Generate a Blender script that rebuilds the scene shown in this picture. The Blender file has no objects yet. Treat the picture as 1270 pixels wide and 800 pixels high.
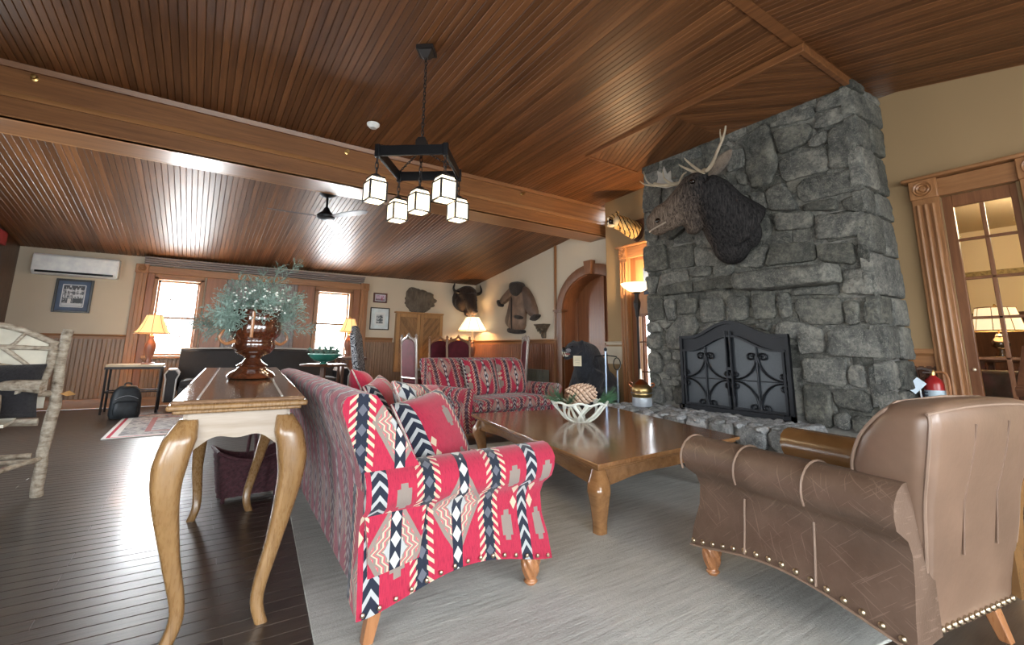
import bpy, bmesh, math, random
from mathutils import Vector, Matrix, Euler
random.seed(7)
PI = math.pi
S = bpy.context.scene
COL = S.collection

# ---------------------------------------------------------------- camera
cam = bpy.data.cameras.new('camera')
cam.sensor_width = 36.0
cam.lens = 573.44 / 1270 * 36
cam.shift_y = -69.8 / 1270
cam.clip_start = 0.05
co = bpy.data.objects.new('camera', cam)
COL.objects.link(co)
YAW, PITCH, ROLL = 0.586951793, 0.179682342, 0.012129433
_f = Vector((math.sin(YAW) * math.cos(PITCH), math.cos(YAW) * math.cos(PITCH), math.sin(PITCH)))
_r0 = Vector((math.cos(YAW), -math.sin(YAW), 0)); _u0 = _r0.cross(_f)
_r = math.cos(ROLL) * _r0 + math.sin(ROLL) * _u0
_u = -math.sin(ROLL) * _r0 + math.cos(ROLL) * _u0
_m = Matrix((_r, _u, -_f)).transposed().to_4x4()
_m.translation = (0, 0, 1.05)
co.matrix_world = _m
S.camera = co
# ---------------------------------------------------------------- world, lights, exposure
S.view_settings.view_transform = 'Standard'
S.view_settings.look = 'None'
S.view_settings.gamma = 1
S.view_settings.use_curve_mapping = False
S.view_settings.exposure = 0.42
w = bpy.data.worlds.new('sky'); S.world = w; w.use_nodes = True
bg = w.node_tree.nodes['Background']
_nt = w.node_tree; _tc = _nt.nodes.new('ShaderNodeTexCoord'); _sp = _nt.nodes.new('ShaderNodeSeparateXYZ'); _nt.links.new(_tc.outputs['Generated'], _sp.inputs[0])
_cr = _nt.nodes.new('ShaderNodeValToRGB'); _nt.links.new(_sp.outputs[2], _cr.inputs[0])      # pale ground below the horizon, bright overcast sky above
_cr.color_ramp.elements[0].position = 0.0; _cr.color_ramp.elements[0].color = (0.38, 0.40, 0.36, 1)
_cr.color_ramp.elements[1].position = 0.06; _cr.color_ramp.elements[1].color = (0.86, 0.94, 1.0, 1)
_nt.links.new(_cr.outputs[0], bg.inputs[0])
bg.inputs[1].default_value = 10.0

def area(name, loc, rot, sx, sy, energy, color):
    l = bpy.data.lights.new(name, 'AREA'); l.shape = 'RECTANGLE'; l.size = sx; l.size_y = sy
    l.energy = energy; l.color = color
    o = bpy.data.objects.new(name, l); COL.objects.link(o); o.location = loc; o.rotation_euler = rot
    return o
area('daylight_rear_windows', (1.4, -3.0, 1.55), (PI / 2 - .62, 0, 0), 6.4, 1.9, 310, (0.9, 0.96, 1.0))
for _x in (-.42, 2.37): area('daylight_back_window', (_x, 10.90, 1.6), (-PI / 2, 0, 0), .75, 1.5, 130, (0.93, 0.97, 1.0))
area('daylight_side_windows', (-2.5, -1.3, 1.5), (0, -PI / 2 + .40, 0), 1.7, 2.6, 110, (0.92, 0.97, 1.0))

area('daylight_side_window', (-2.52, 6.8, 1.5), (0, -PI / 2 + .15, 0), 1.3, 1.5, 45, (0.92, 0.97, 1.0))  # added fill for the far-left wall and floor, from an invented unseen window

def point(name, loc, energy, color=(1, .66, .34), size=.05):
    l = bpy.data.lights.new(name, 'POINT'); l.energy = energy; l.color = color; l.shadow_soft_size = size
    o = bpy.data.objects.new(name, l); COL.objects.link(o); o.location = loc
    return o

# ---------------------------------------------------------------- mesh builder
class MB:
    def __init__(s): s.v = []; s.f = []; s.uv = []
    def add(s, vs, fs, uvs=None):
        b = len(s.v); s.v += [tuple(v) for v in vs]
        for i, f in enumerate(fs):
            s.f.append([b + k for k in f]); s.uv.append(uvs[i] if uvs else [(0, 0)] * len(f))
        return s
    def box(s, c, d, rot=None, taper=1.0):
        x, y, z = d[0] / 2, d[1] / 2, d[2] / 2; t = taper
        P = [(-x * t, -y * t, -z), (x * t, -y * t, -z), (x * t, y * t, -z), (-x * t, y * t, -z), (-x, -y, z), (x, -y, z), (x, y, z), (-x, y, z)]
        R = Euler(rot).to_matrix() if rot else Matrix.Identity(3)
        P = [R @ Vector(p) + Vector(c) for p in P]
        return s.add(P, [(0, 3, 2, 1), (4, 5, 6, 7), (0, 1, 5, 4), (1, 2, 6, 5), (2, 3, 7, 6), (3, 0, 4, 7)])
    def loft(s, rings, close=True, cap=True, uv=None, capuv=None, flip=False):
        n = len(rings[0]); m = len(rings); P = [p for r in rings for p in r]; F = []; U = []
        for i in range(m - 1):
            for j in range(n if close else n - 1):
                k = (j + 1) % n
                f = [i * n + j, i * n + k, (i + 1) * n + k, (i + 1) * n + j]
                u = None
                if uv:
                    jj = j + 1
                    u = [uv(i, j), uv(i, jj), uv(i + 1, jj), uv(i + 1, j)]
                if flip: f = f[::-1]; u = u[::-1] if u else None
                F.append(f); U.append(u or [(0, 0)] * 4)
        if cap and close:
            a = list(range(n))[::-1]; b = list(range((m - 1) * n, m * n))
            if flip: a = a[::-1]; b = b[::-1]
            for q in (a, b):
                F.append(q); U.append([capuv(P[k]) for k in q] if capuv else [(0, 0)] * n)
        return s.add(P, F, U)
    def tube(s, pts, r, n=8, sx=1.0, cap=True, up=None):
        pts = [Vector(p) for p in pts]; R = r if isinstance(r, (list, tuple)) else [r] * len(pts)
        rings = []; nrm = None
        for i, p in enumerate(pts):
            d = (pts[min(i + 1, len(pts) - 1)] - pts[max(i - 1, 0)])
            d = d.normalized() if d.length > 1e-9 else Vector((0, 0, 1))
            if nrm is None:
                a = Vector(up) if up else (Vector((0, 0, 1)) if abs(d.z) < .9 else Vector((1, 0, 0)))
                nrm = (a - d * a.dot(d)).normalized()
            else:
                nrm = (nrm - d * nrm.dot(d)).normalized()
            b = d.cross(nrm)
            rings.append([p + (nrm * math.cos(t) * sx + b * math.sin(t)) * R[i] for t in [2 * PI * k / n for k in range(n)]])
        return s.loft(rings, True, cap)
    def lathe(s, prof, n=20, c=(0, 0, 0), cap=True, ax=None, uvs=False):
        M = Matrix.Identity(3) if ax is None else Vector((0, 0, 1)).rotation_difference(Vector(ax)).to_matrix()
        rings = [[Vector(c) + M @ Vector((r * math.cos(t), r * math.sin(t), z)) for t in [2 * PI * k / n for k in range(n)]] for r, z in prof]
        return s.loft(rings, True, cap)
    def prism(s, poly, a, b, M=None):
        # polygon in local XY extruded from z=a to z=b, then M
        M = M or Matrix.Identity(4)
        area2 = sum(poly[i][0] * poly[(i + 1) % len(poly)][1] - poly[(i + 1) % len(poly)][0] * poly[i][1] for i in range(len(poly)))
        if area2 < 0: poly = poly[::-1]
        return s.loft([[M @ Vector((x, y, a)) for x, y in poly], [M @ Vector((x, y, b)) for x, y in poly]])
    def ell(s, c, r, n=14, m=9, rot=None, dis=0, seed=0):
        R = Euler(rot).to_matrix() if rot else Matrix.Identity(3); rr = random.Random(seed)
        P = [Vector(c) + R @ Vector((0, 0, -r[2]))]; F = []
        for i in range(1, m):
            p = -PI / 2 + PI * i / m
            for j in range(n):
                t = 2 * PI * j / n; k = 1 + (rr.uniform(-dis, dis) if dis else 0)
                P.append(Vector(c) + R @ Vector((r[0] * math.cos(p) * math.cos(t) * k, r[1] * math.cos(p) * math.sin(t) * k, r[2] * math.sin(p) * k)))
        P.append(Vector(c) + R @ Vector((0, 0, r[2])))
        for j in range(n): F.append((0, 1 + (j + 1) % n, 1 + j))
        for i in range(m - 2):
            for j in range(n):
                a = 1 + i * n + j; b = 1 + i * n + (j + 1) % n
                F.append((a, b, b + n, a + n))
        t = len(P) - 1; b0 = 1 + (m - 2) * n
        for j in range(n): F.append((b0 + j, b0 + (j + 1) % n, t))
        return s.add(P, F)
    def mesh(s, name, material=None, smooth=True, angle=35):
        me = bpy.data.meshes.new(name); me.from_pydata(s.v, [], s.f)
        if any(u and any(a != (0, 0) for a in u) for u in s.uv):
            L = me.uv_layers.new(name='uv'); k = 0; flat = []
            for u in s.uv:
                for a in u: flat += [a[0], a[1]]
            L.data.foreach_set('uv', flat)
        me.polygons.foreach_set('use_smooth', [smooth] * len(me.polygons))
        if smooth and angle < 180: me.set_sharp_from_angle(angle=math.radians(angle))
        if material: me.materials.append(material)
        me.update()
        return me
    def obj(s, name, material=None, parent=None, bevel=0, sub=0, smooth=True, angle=35, loc=None):
        me = s.mesh(name, material, smooth, angle)
        return link(name, me, parent, bevel, sub, loc)

def link(name, me, parent=None, bevel=0, sub=0, loc=None, rot=None):
    o = bpy.data.objects.new(name, me); COL.objects.link(o)
    if parent: o.parent = parent
    if loc: o.location = loc
    if rot: o.rotation_euler = rot
    if bevel:
        b = o.modifiers.new('bevel', 'BEVEL'); b.width = bevel; b.segments = 2; b.limit_method = 'ANGLE'; b.angle_limit = math.radians(40)
    if sub:
        b = o.modifiers.new('sub', 'SUBSURF'); b.levels = sub; b.render_levels = sub
    return o
def tag(o, label=None, cat=None, group=None, kind=None):
    if label: o['label'] = label
    if cat: o['category'] = cat
    if group: o['group'] = group
    if kind: o['kind'] = kind
    return o
def thing(name, label, cat, loc=(0, 0, 0), rz=0, group=None):
    o = bpy.data.objects.new(name, None); COL.objects.link(o); o.location = loc; o.rotation_euler = (0, 0, rz)
    o.empty_display_size = .1
    return tag(o, label, cat, group)
def struct(o): o['kind'] = 'structure'; return o
def copy_tree(o, parent=None, loc=None, rz=None, label=None):
    c = o.copy(); COL.objects.link(c)
    if parent: c.parent = parent
    if loc is not None: c.location = loc
    if rz is not None: c.rotation_euler = (0, 0, rz)
    if label: c['label'] = label
    for ch in list(o.children): copy_tree(ch, c)
    return c
def remesh(o, vox, it=4):
    r = o.modifiers.new('remesh', 'REMESH'); r.mode = 'VOXEL'; r.voxel_size = vox; r.use_smooth_shade = True
    m = o.modifiers.new('smooth', 'SMOOTH'); m.factor = .5; m.iterations = it
    return o
def arc(cx, cz, r, a0, a1, n):
    return [(cx + r * math.cos(math.radians(a0 + (a1 - a0) * i / (n - 1))), cz + r * math.sin(math.radians(a0 + (a1 - a0) * i / (n - 1)))) for i in range(n)]
def smoothpts(pts, k=6):
    # Catmull-Rom through points
    P = [Vector(p) for p in pts]; out = []
    for i in range(len(P) - 1):
        a = P[max(i - 1, 0)]; b = P[i]; c = P[i + 1]; d = P[min(i + 2, len(P) - 1)]
        for j in range(k):
            t = j / k
            out.append(.5 * ((2 * b) + (c - a) * t + (2 * a - 5 * b + 4 * c - d) * t * t + (3 * b - a - 3 * c + d) * t ** 3))
    out.append(P[-1]); return out
def chaikin(P, k=1, w=.25):
    for _ in range(k):
        Q = []
        for i in range(len(P)):
            a = P[i]; b = P[(i + 1) % len(P)]
            Q.append((a[0] + (b[0] - a[0]) * w, a[1] + (b[1] - a[1]) * w)); Q.append((b[0] - (b[0] - a[0]) * w, b[1] - (b[1] - a[1]) * w))
        P = Q
    return P

# ---------------------------------------------------------------- shader helpers
class X:
    def __init__(s, nt, k): s.nt = nt; s.k = k
    def _op(s, op, *a):
        n = s.nt.nodes.new('ShaderNodeMath'); n.operation = op
        for i, q in enumerate((s,) + a):
            q = q.k if isinstance(q, X) else q
            if isinstance(q, (int, float)): n.inputs[i].default_value = q
            else: s.nt.links.new(q, n.inputs[i])
        return X(s.nt, n.outputs[0])
    def __add__(s, o): return s._op('ADD', o)
    __radd__ = __add__
    def __sub__(s, o): return s._op('SUBTRACT', o)
    def __rsub__(s, o): return (s * -1) + o
    def __mul__(s, o): return s._op('MULTIPLY', o)
    __rmul__ = __mul__
    def __truediv__(s, o): return s._op('DIVIDE', o)
    def abs(s): return s._op('ABSOLUTE')
    def lt(s, o): return s._op('LESS_THAN', o)
    def gt(s, o): return s._op('GREATER_THAN', o)
    def fr(s): return s._op('FRACT')
    def floor(s): return s._op('FLOOR')
    def mod(s, o): return s._op('FLOORED_MODULO', o)
    def pp(s, o): return s._op('PINGPONG', o)
    def mn(s, o): return s._op('MINIMUM', o)
    def mx(s, o): return s._op('MAXIMUM', o)
    def sin(s): return s._op('SINE')
    def pw(s, o): return s._op('POWER', o)
def lnk(nt, a, b): nt.links.new(a.k if isinstance(a, X) else a, b)
def C4(c): return (c[0], c[1], c[2], 1)
def newmat(name, rough=.5, metal=0, spec=.5, base=None):
    m = bpy.data.materials.new(name); m.use_nodes = True; nt = m.node_tree; b = nt.nodes['Principled BSDF']
    b.inputs['Roughness'].default_value = rough; b.inputs['Metallic'].default_value = metal; b.inputs['Specular IOR Level'].default_value = spec
    if base: b.inputs['Base Color'].default_value = C4(base)
    return m, nt, b
def coords(nt, kind='Object', scale=(1, 1, 1), rnd=0, rot=(0, 0, 0)):
    t = nt.nodes.new('ShaderNodeTexCoord'); mp = nt.nodes.new('ShaderNodeMapping'); mp.inputs['Scale'].default_value = scale; mp.inputs['Rotation'].default_value = rot
    nt.links.new(t.outputs[kind], mp.inputs[0])
    if rnd:
        oi = nt.nodes.new('ShaderNodeObjectInfo'); q = X(nt, oi.outputs['Random']) * rnd
        lnk(nt, q, mp.inputs['Location'])
    return mp.outputs[0]
def noise(nt, vec, scale=5, detail=4, rough=.55, dist=0):
    n = nt.nodes.new('ShaderNodeTexNoise'); n.inputs['Scale'].default_value = scale; n.inputs['Detail'].default_value = detail
    n.inputs['Roughness'].default_value = rough; n.inputs['Distortion'].default_value = dist
    nt.links.new(vec, n.inputs['Vector']); return X(nt, n.outputs['Fac'])
def voro(nt, vec, scale=5, feature='F1', out='Distance'):
    n = nt.nodes.new('ShaderNodeTexVoronoi'); n.feature = feature; n.inputs['Scale'].default_value = scale
    nt.links.new(vec, n.inputs['Vector']); return X(nt, n.outputs[out])
def ramp(nt, fac, stops):
    r = nt.nodes.new('ShaderNodeValToRGB'); e = r.color_ramp.elements
    while len(e) < len(stops): e.new(.5)
    for i, (p, c) in enumerate(stops): e[i].position = p; e[i].color = C4(c)
    lnk(nt, fac, r.inputs[0]); return r.outputs[0]
def mix(nt, fac, a, b, mode='MIX'):
    n = nt.nodes.new('ShaderNodeMix'); n.data_type = 'RGBA'; n.blend_type = mode
    for i, q in ((0, fac), (6, a), (7, b)):
        q = q.k if isinstance(q, X) else q
        if isinstance(q, tuple): n.inputs[i].default_value = C4(q)
        elif isinstance(q, (int, float)): n.inputs[i].default_value = q
        else: nt.links.new(q, n.inputs[i])
    return n.outputs[2]
def bump(nt, b, h, strength=.3, dist=.01):
    n = nt.nodes.new('ShaderNodeBump'); n.inputs['Strength'].default_value = strength; n.inputs['Distance'].default_value = dist
    lnk(nt, h, n.inputs['Height']); nt.links.new(n.outputs[0], b.inputs['Normal'])
def rand(nt): return X(nt, nt.nodes.new('ShaderNodeObjectInfo').outputs['Random'])

def wood(name, dark, light, scale=(1, 12, 12), rough=.4, rnd=.35, coat=0, bs=.15, fine=2.2, spec=.5):
    m, nt, b = newmat(name, rough, spec=spec)
    v = coords(nt, 'Object', scale, rnd=40 if rnd else 0)
    n = noise(nt, v, fine, 6, .65, .6); n2 = noise(nt, v, fine * 7, 3, .6)
    f = n * .75 + n2 * .25
    c = ramp(nt, f, [(.3, dark), (.68, light)])
    if rnd:
        k = rand(nt) * rnd + (1 - rnd / 2)
        cc = nt.nodes.new('ShaderNodeCombineColor'); [lnk(nt, k, cc.inputs[i]) for i in range(3)]
        c = mix(nt, 1.0, c, cc.outputs[0], 'MULTIPLY')
    nt.links.new(c, b.inputs['Base Color'])
    r = n2 * .25 + (rough - .12); lnk(nt, r, b.inputs['Roughness'])
    if coat: b.inputs['Coat Weight'].default_value = coat; b.inputs['Coat Roughness'].default_value = .12
    bump(nt, b, f, bs, .004); return m
def plain(name, c, rough=.5, metal=0, var=.12, sc=8, bs=0, spec=.5, rnd=0):
    m, nt, b = newmat(name, rough, metal, spec)
    v = coords(nt, 'Object', rnd=30 if rnd else 0); n = noise(nt, v, sc, 5)
    lo = tuple(max(0, q * (1 - var)) for q in c); hi = tuple(min(1, q * (1 + var)) for q in c)
    k = ramp(nt, n, [(.3, lo), (.7, hi)])
    nt.links.new(k, b.inputs['Base Color'])
    if bs: bump(nt, b, noise(nt, v, sc * 6, 4), bs, .01)
    return m
def emit(name, c, s):
    m = bpy.data.materials.new(name); m.use_nodes = True; nt = m.node_tree; b = nt.nodes['Principled BSDF']
    b.inputs['Base Color'].default_value = C4(c); b.inputs['Emission Color'].default_value = C4(c); b.inputs['Emission Strength'].default_value = s
    b.inputs['Roughness'].default_value = .6
    return m
def fur(name, dark, light, sc=30, stretch=(1, 1, .25), bs=.8, tint=None):
    m, nt, b = newmat(name, .75, spec=.25)
    v = coords(nt, 'Object', stretch); n = noise(nt, v, sc, 6, .7, .8); g = noise(nt, coords(nt), 4, 3)
    c = ramp(nt, n * .6 + g * .4, [(.32, dark), (.66, light)])
    nt.links.new(c, b.inputs['Base Color']); bump(nt, b, n, bs, .02)
    b.inputs['Sheen Weight'].default_value = .15
    return m
# ---------------------------------------------------------------- materials
W_CEIL = wood('ceiling_board_wood', (.080, .030, .012), (.215, .090, .034), (14, .7, 14), .40, .55, fine=1.6, bs=.1, spec=.28)
W_BEAM = wood('beam_wood', (.15, .062, .025), (.31, .14, .056), (.6, 12, 12), .34, 0, fine=1.8, bs=.08)
W_BEAM2 = wood('beam_moulding_wood', (.30, .14, .055), (.44, .22, .095), (.6, 12, 12), .34, 0)
W_TRIM = wood('oak_trim_wood', (.20, .085, .032), (.36, .17, .07), (9, 9, .7), .38, .15)
W_TRIMH = wood('oak_rail_wood', (.20, .085, .032), (.36, .17, .07), (.8, .8, 9), .38, .15)
W_WAIN = wood('wainscot_wood', (.17, .10, .062), (.31, .20, .13), (10, 10, .6), .42, .1)
W_DARK = wood('dark_walnut_wood', (.05, .02, .01), (.12, .05, .025), (9, 9, .8), .35, .2)
W_FLOOR = wood('dark_floor_wood', (.020, .014, .010), (.060, .042, .030), (.9, 14, 14), .36, .5, bs=.3, fine=2.5, spec=.6, coat=.35)
W_DOOR = wood('door_wood', (.12, .045, .018), (.22, .09, .036), (10, 10, .7), .4, .15)
W_PANEL = wood('panel_wood', (.17, .060, .024), (.30, .115, .048), (10, 10, .6), .35, .15)
W_CABH = wood('cabinet_frame_wood', (.30, .15, .055), (.44, .24, .10), (9, 9, .8), .4, .15)
W_CABD = wood('cabinet_board_wood', (.18, .085, .033), (.34, .18, .075), (9, 9, .8), .4, .5)
W_COFFEE = wood('coffee_table_wood', (.16, .072, .026), (.29, .145, .058), (8, .8, 8), .17, .1, coat=.5, bs=.03)
W_CONS = wood('console_wood', (.16, .082, .030), (.29, .165, .065), (9, 9, .8), .28, .1, coat=.3, bs=.08)
W_CONTOP = wood('console_top_wood', (.12, .065, .035), (.24, .14, .08), (10, .8, 10), .15, .1, coat=.5, bs=.05)
W_APRON = wood('console_apron_wood', (.27, .21, .155), (.40, .33, .265), (.8, 9, 9), .35, .1, bs=.08)
W_LEG = wood('turned_leg_wood', (.22, .085, .032), (.40, .18, .075), (8, 8, 1), .3, .15, coat=.3)
W_VASE = wood('burl_wood', (.014, .005, .003), (.115, .032, .012), (2.5, 2.5, 2.5), .10, 0, coat=1.0, bs=.02, fine=2.8)
W_CHAIR = wood('throne_wood', (.22, .11, .055), (.38, .22, .13), (9, 9, .8), .35, .2)
M_SKYGREYW = wood('sky_grey_cornice_wood', (.15, .12, .12), (.26, .22, .21), (.6, 9, 9), .4, 0)  # sky reflection on the cornice is put into this grey base colour
M_BLACKEDGE = plain('dark_inlay', (.62, .60, .56), .3)

def wallmat(name, c):
    m, nt, b = newmat(name, .85, spec=.2)
    v = coords(nt); n = noise(nt, v, 1.2, 3)
    k = ramp(nt, n, [(.3, tuple(q * .94 for q in c)), (.7, c)]); nt.links.new(k, b.inputs['Base Color'])
    bump(nt, b, noise(nt, v, 90, 3), .08, .004); return m
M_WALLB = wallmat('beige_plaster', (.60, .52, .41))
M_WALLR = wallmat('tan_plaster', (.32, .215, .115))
M_CREAM = wallmat('cream_plaster', (.80, .66, .44))
M_MORTAR = plain('mortar', (.19, .185, .17), .95, var=.25, sc=9, bs=.4)
M_IRON = plain('black_iron', (.012, .013, .016), .42, .6, sc=12)
M_IRONB = plain('bronze_iron', (.030, .026, .026), .45, .5, sc=12)
M_BRASS = plain('brass', (.55, .36, .14), .3, 1.0)
M_WHITE = plain('white_plastic', (.86, .90, .96), .4)
M_STEEL = plain('steel', (.55, .60, .68), .28, 1.0)

def glassmat(name, tint=(1, 1, 1), gl=.09):
    m = bpy.data.materials.new(name); m.use_nodes = True; nt = m.node_tree
    nt.nodes.remove(nt.nodes['Principled BSDF']); out = nt.nodes['Material Output']
    t = nt.nodes.new('ShaderNodeBsdfTransparent'); t.inputs[0].default_value = C4(tint)
    g = nt.nodes.new('ShaderNodeBsdfGlossy'); g.inputs['Roughness'].default_value = .03
    mx = nt.nodes.new('ShaderNodeMixShader'); mx.inputs[0].default_value = gl
    nt.links.new(t.outputs[0], mx.inputs[1]); nt.links.new(g.outputs[0], mx.inputs[2]); nt.links.new(mx.outputs[0], out.inputs[0])
    return m
M_PANE = glassmat('window_glass', gl=.025)

def stonemat(name, a, b_, lichen=(.42, .44, .40)):
    m, nt, b = newmat(name, .82, spec=.3)
    v = coords(nt, 'Object', rnd=60); n = noise(nt, v, 3.2, 8, .68, .6); n2 = noise(nt, v, 22, 6, .7)
    n3 = noise(nt, v, 7, 5, .6)
    c = ramp(nt, n * .60 + n2 * .40, [(.36, a), (.50, b_), (.63, lichen)]); n4 = noise(nt, v, 70, 3, .7); c = mix(nt, n4.gt(.60) * .35, c, tuple(min(1, q * 1.25) for q in lichen)); n5 = (noise(nt, v, 4.5, 5, .6, 1.5) - .5).abs().lt(.010); c = mix(nt, n5 * .4, c, lichen)
    k = rand(nt) * .6 + .68
    cc = nt.nodes.new('ShaderNodeCombineColor'); lnk(nt, k, cc.inputs[0]); lnk(nt, k * .98 + .01, cc.inputs[1]); lnk(nt, k * .94 + rand(nt).fr() * .05, cc.inputs[2])
    c = mix(nt, 1.0, c, cc.outputs[0], 'MULTIPLY')
    nt.links.new(c, b.inputs['Base Color']); bump(nt, b, n * .5 + n2 * .45 + n3 * .4 + n4 * .15, 1.0, .045)
    return m
M_STONE = stonemat('field_stone', (.040, .044, .043), (.11, .112, .105), (.25, .245, .215))
M_COBBLE = stonemat('hearth_cobble', (.11, .12, .13), (.24, .25, .26), (.45, .45, .45))

# ---------------------------------------------------------------- room shell
FARY, XL, XR, XN, YR = 10.65, -2.61, 5.94, 5.70, -3.2
def grid_wall(name, axis, p0, p1, us, zs, holes, m):
    # axis 'y': wall lies at y in p0..p1 and runs along x ; axis 'x': runs along y
    U = sorted(set([us[0], us[1]] + [h[0] for h in holes] + [h[1] for h in holes])); Z = sorted(set([zs[0], zs[1]] + [h[2] for h in holes] + [h[3] for h in holes]))
    b = MB()
    for i in range(len(U) - 1):
        for j in range(len(Z) - 1):
            cu, cz = (U[i] + U[i + 1]) / 2, (Z[j] + Z[j + 1]) / 2
            if any(h[0] < cu < h[1] and h[2] < cz < h[3] for h in holes): continue
            cp = (p0 + p1) / 2; du, dz, dp = U[i + 1] - U[i], Z[j + 1] - Z[j], abs(p1 - p0)
            if axis == 'y': b.box((cu, cp, cz), (du, dp, dz))
            else: b.box((cp, cu, cz), (dp, du, dz))
    return struct(b.obj(name, m, smooth=False))

WIN = [(-.74, -.10, .88, 2.25), (2.04, 2.70, .88, 2.25)]
grid_wall('wall_back', 'y', FARY, FARY + .16, (XL - .15, XR + .35), (0, 2.95), WIN, M_WALLB)
grid_wall('wall_left', 'x', XL - .15, XL, (YR, FARY), (0, 4.0), [(-2.6, -1.5, .7, 2.3), (-1.1, .0, .7, 2.3), (6.0, 7.6, .8, 2.2)], W_DARK)  # the far opening is unseen, added to brighten the far-left corner
grid_wall('wall_front', 'y', YR - .15, YR, (XL - .15, XN + .24), (0, 4.0), [(-1.6, -.4, .7, 2.4), (.5, 1.7, .7, 2.4), (3.0, 4.2, .7, 2.4)], M_WALLB)
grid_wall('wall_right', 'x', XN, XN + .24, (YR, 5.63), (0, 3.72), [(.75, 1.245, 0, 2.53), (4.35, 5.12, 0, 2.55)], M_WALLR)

# far right wall with the arched opening
AC, ASP, AIN, AIR, AOUT, AOR = 6.25, 1.85, .80, .62, .98, .80
b = MB(); X0, X1 = XR, XR + .3
b.box((X0 + .15, (AC + AIN + FARY) / 2, 1.7), (.3, FARY - AC - AIN, 3.4))
b.box((X0 + .15, (5.63 - .3 + AC - AIN) / 2, 1.7), (.3, AC - AIN - 5.33, 3.4))
pts = [(AC + AIN * math.cos(PI * i / 20), ASP + AIR * math.sin(PI * i / 20)) for i in range(21)]
for i in range(20):
    (ya, za), (yb, zb) = pts[i], pts[i + 1]
    b.add([(X0, ya, za), (X0, yb, zb), (X0, yb, 3.4), (X0, ya, 3.4), (X1, ya, za), (X1, yb, zb), (X1, yb, 3.4), (X1, ya, 3.4)],
          [(0, 3, 2, 1), (4, 5, 6, 7), (0, 1, 5, 4), (3, 7, 6, 2)])
struct(b.obj('wall_right', M_WALLB, smooth=False))

# floor with single planks where they can be told apart
fl = struct(MB().box(((XL + 10.2) / 2 - .1, (YR + FARY) / 2, -.075), (13.4, FARY - YR + .6, .11)).obj('floor', W_FLOOR, smooth=False))
PW = .088; meshes = {}
def plank_mesh(L):
    if L not in meshes:
        d = .0025
        meshes[L] = MB().loft([[(-L / 2 + a, -PW / 2 + .0012 + a, z), (L / 2 - a, -PW / 2 + .0012 + a, z), (L / 2 - a, PW / 2 - .0012 - a, z), (-L / 2 + a, PW / 2 - .0012 - a, z)] for a, z in ((0, -.02), (0, -.003), (d, 0))]).mesh('plank', W_FLOOR, False)
    return meshes[L]
rng = random.Random(3); y = .85; row = 0; npl = 0
while y < 10.6:
    x = XL; off = rng.choice([1.0, 1.6, 2.2, 2.8]) if y < 6.2 else 99
    while x < 5.7:
        L = off if off < 50 else round(5.7 - XL, 3); off = rng.choice([2.4, 3.0, 3.6]) if off < 50 else 99
        if y < 6.2 and x > 1.2: L = round(5.7 - x, 3)
        L = min(L, round(5.7 - x, 3))
        if L < .3: break
        o = link('plank', plank_mesh(L), fl, loc=(x + L / 2, y + PW / 2, 0)); npl += 1
        x += L
    y += PW
# ceilings: one object per board
RZ, RY, BY, BZ = 3.76, 1.67, 5.83, 3.62
def ceil_board(L, wd):
    h = .018
    return MB().loft([[(-wd / 2 + .006, s, .0) , (wd / 2 - .006, s, .0), (wd / 2 - .001, s, .006), (wd / 2 - .001, s, h), (-wd / 2 + .001, s, h), (-wd / 2 + .001, s, .006)] for s in (-L / 2, L / 2)]).mesh('board', W_CEIL, False)
def ceil_section(p, q, nx, zlift, nm):
    # p, q: (y, z) of the two edges (z at x = 0); zlift(x) adds height
    L = math.hypot(q[0] - p[0], q[1] - p[1]); a = math.atan2(q[1] - p[1], q[0] - p[0]); wd = (XN + .3 - XL) / nx
    root = MB()
    for x in (XL - .15, XN + .45): pass
    root.add([(XL - .15, p[0], p[1] + .02 + zlift(XL)), (XN + .45, p[0], p[1] + .02 + zlift(XN)), (XN + .45, q[0], q[1] + .02 + zlift(XN)), (XL - .15, q[0], q[1] + .02 + zlift(XL)),
              (XL - .15, p[0], p[1] + .08 + zlift(XL)), (XN + .45, p[0], p[1] + .08 + zlift(XN)), (XN + .45, q[0], q[1] + .08 + zlift(XN)), (XL - .15, q[0], q[1] + .08 + zlift(XL))],
             [(0, 3, 2, 1), (4, 5, 6, 7), (0, 1, 5, 4), (1, 2, 6, 5), (2, 3, 7, 6), (3, 0, 4, 7)])
    r = struct(root.obj('ceiling', W_DARK, smooth=False)); me = ceil_board(L, wd)
    for i in range(nx):
        x = XL + (i + .5) * wd
        link('board', me, r, loc=(x, (p[0] + q[0]) / 2, (p[1] + q[1]) / 2 + zlift(x)), rot=(a, 0, 0))
    return r
ceil_section((RY, RZ), (BY, BZ), 138, lambda x: 0, 'near')
ceil_section((YR, RZ - (RY - YR) * .195), (RY, RZ), 138, lambda x: 0, 'right')
ceil_section((BY + .3, 2.664 + (FARY - BY - .3) * .137), (FARY, 2.664), 138, lambda x: .0111 * x, 'far')
tr = MB().prism([(-.05, -.012), (.05, -.012), (.03, .01), (-.03, .01)], XL, XN, Matrix(((0, 0, 1, 0), (1, 0, 0, RY), (0, 1, 0, RZ), (0, 0, 0, 1)))).obj('trim_1', W_CEIL); struct(tr)
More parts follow.
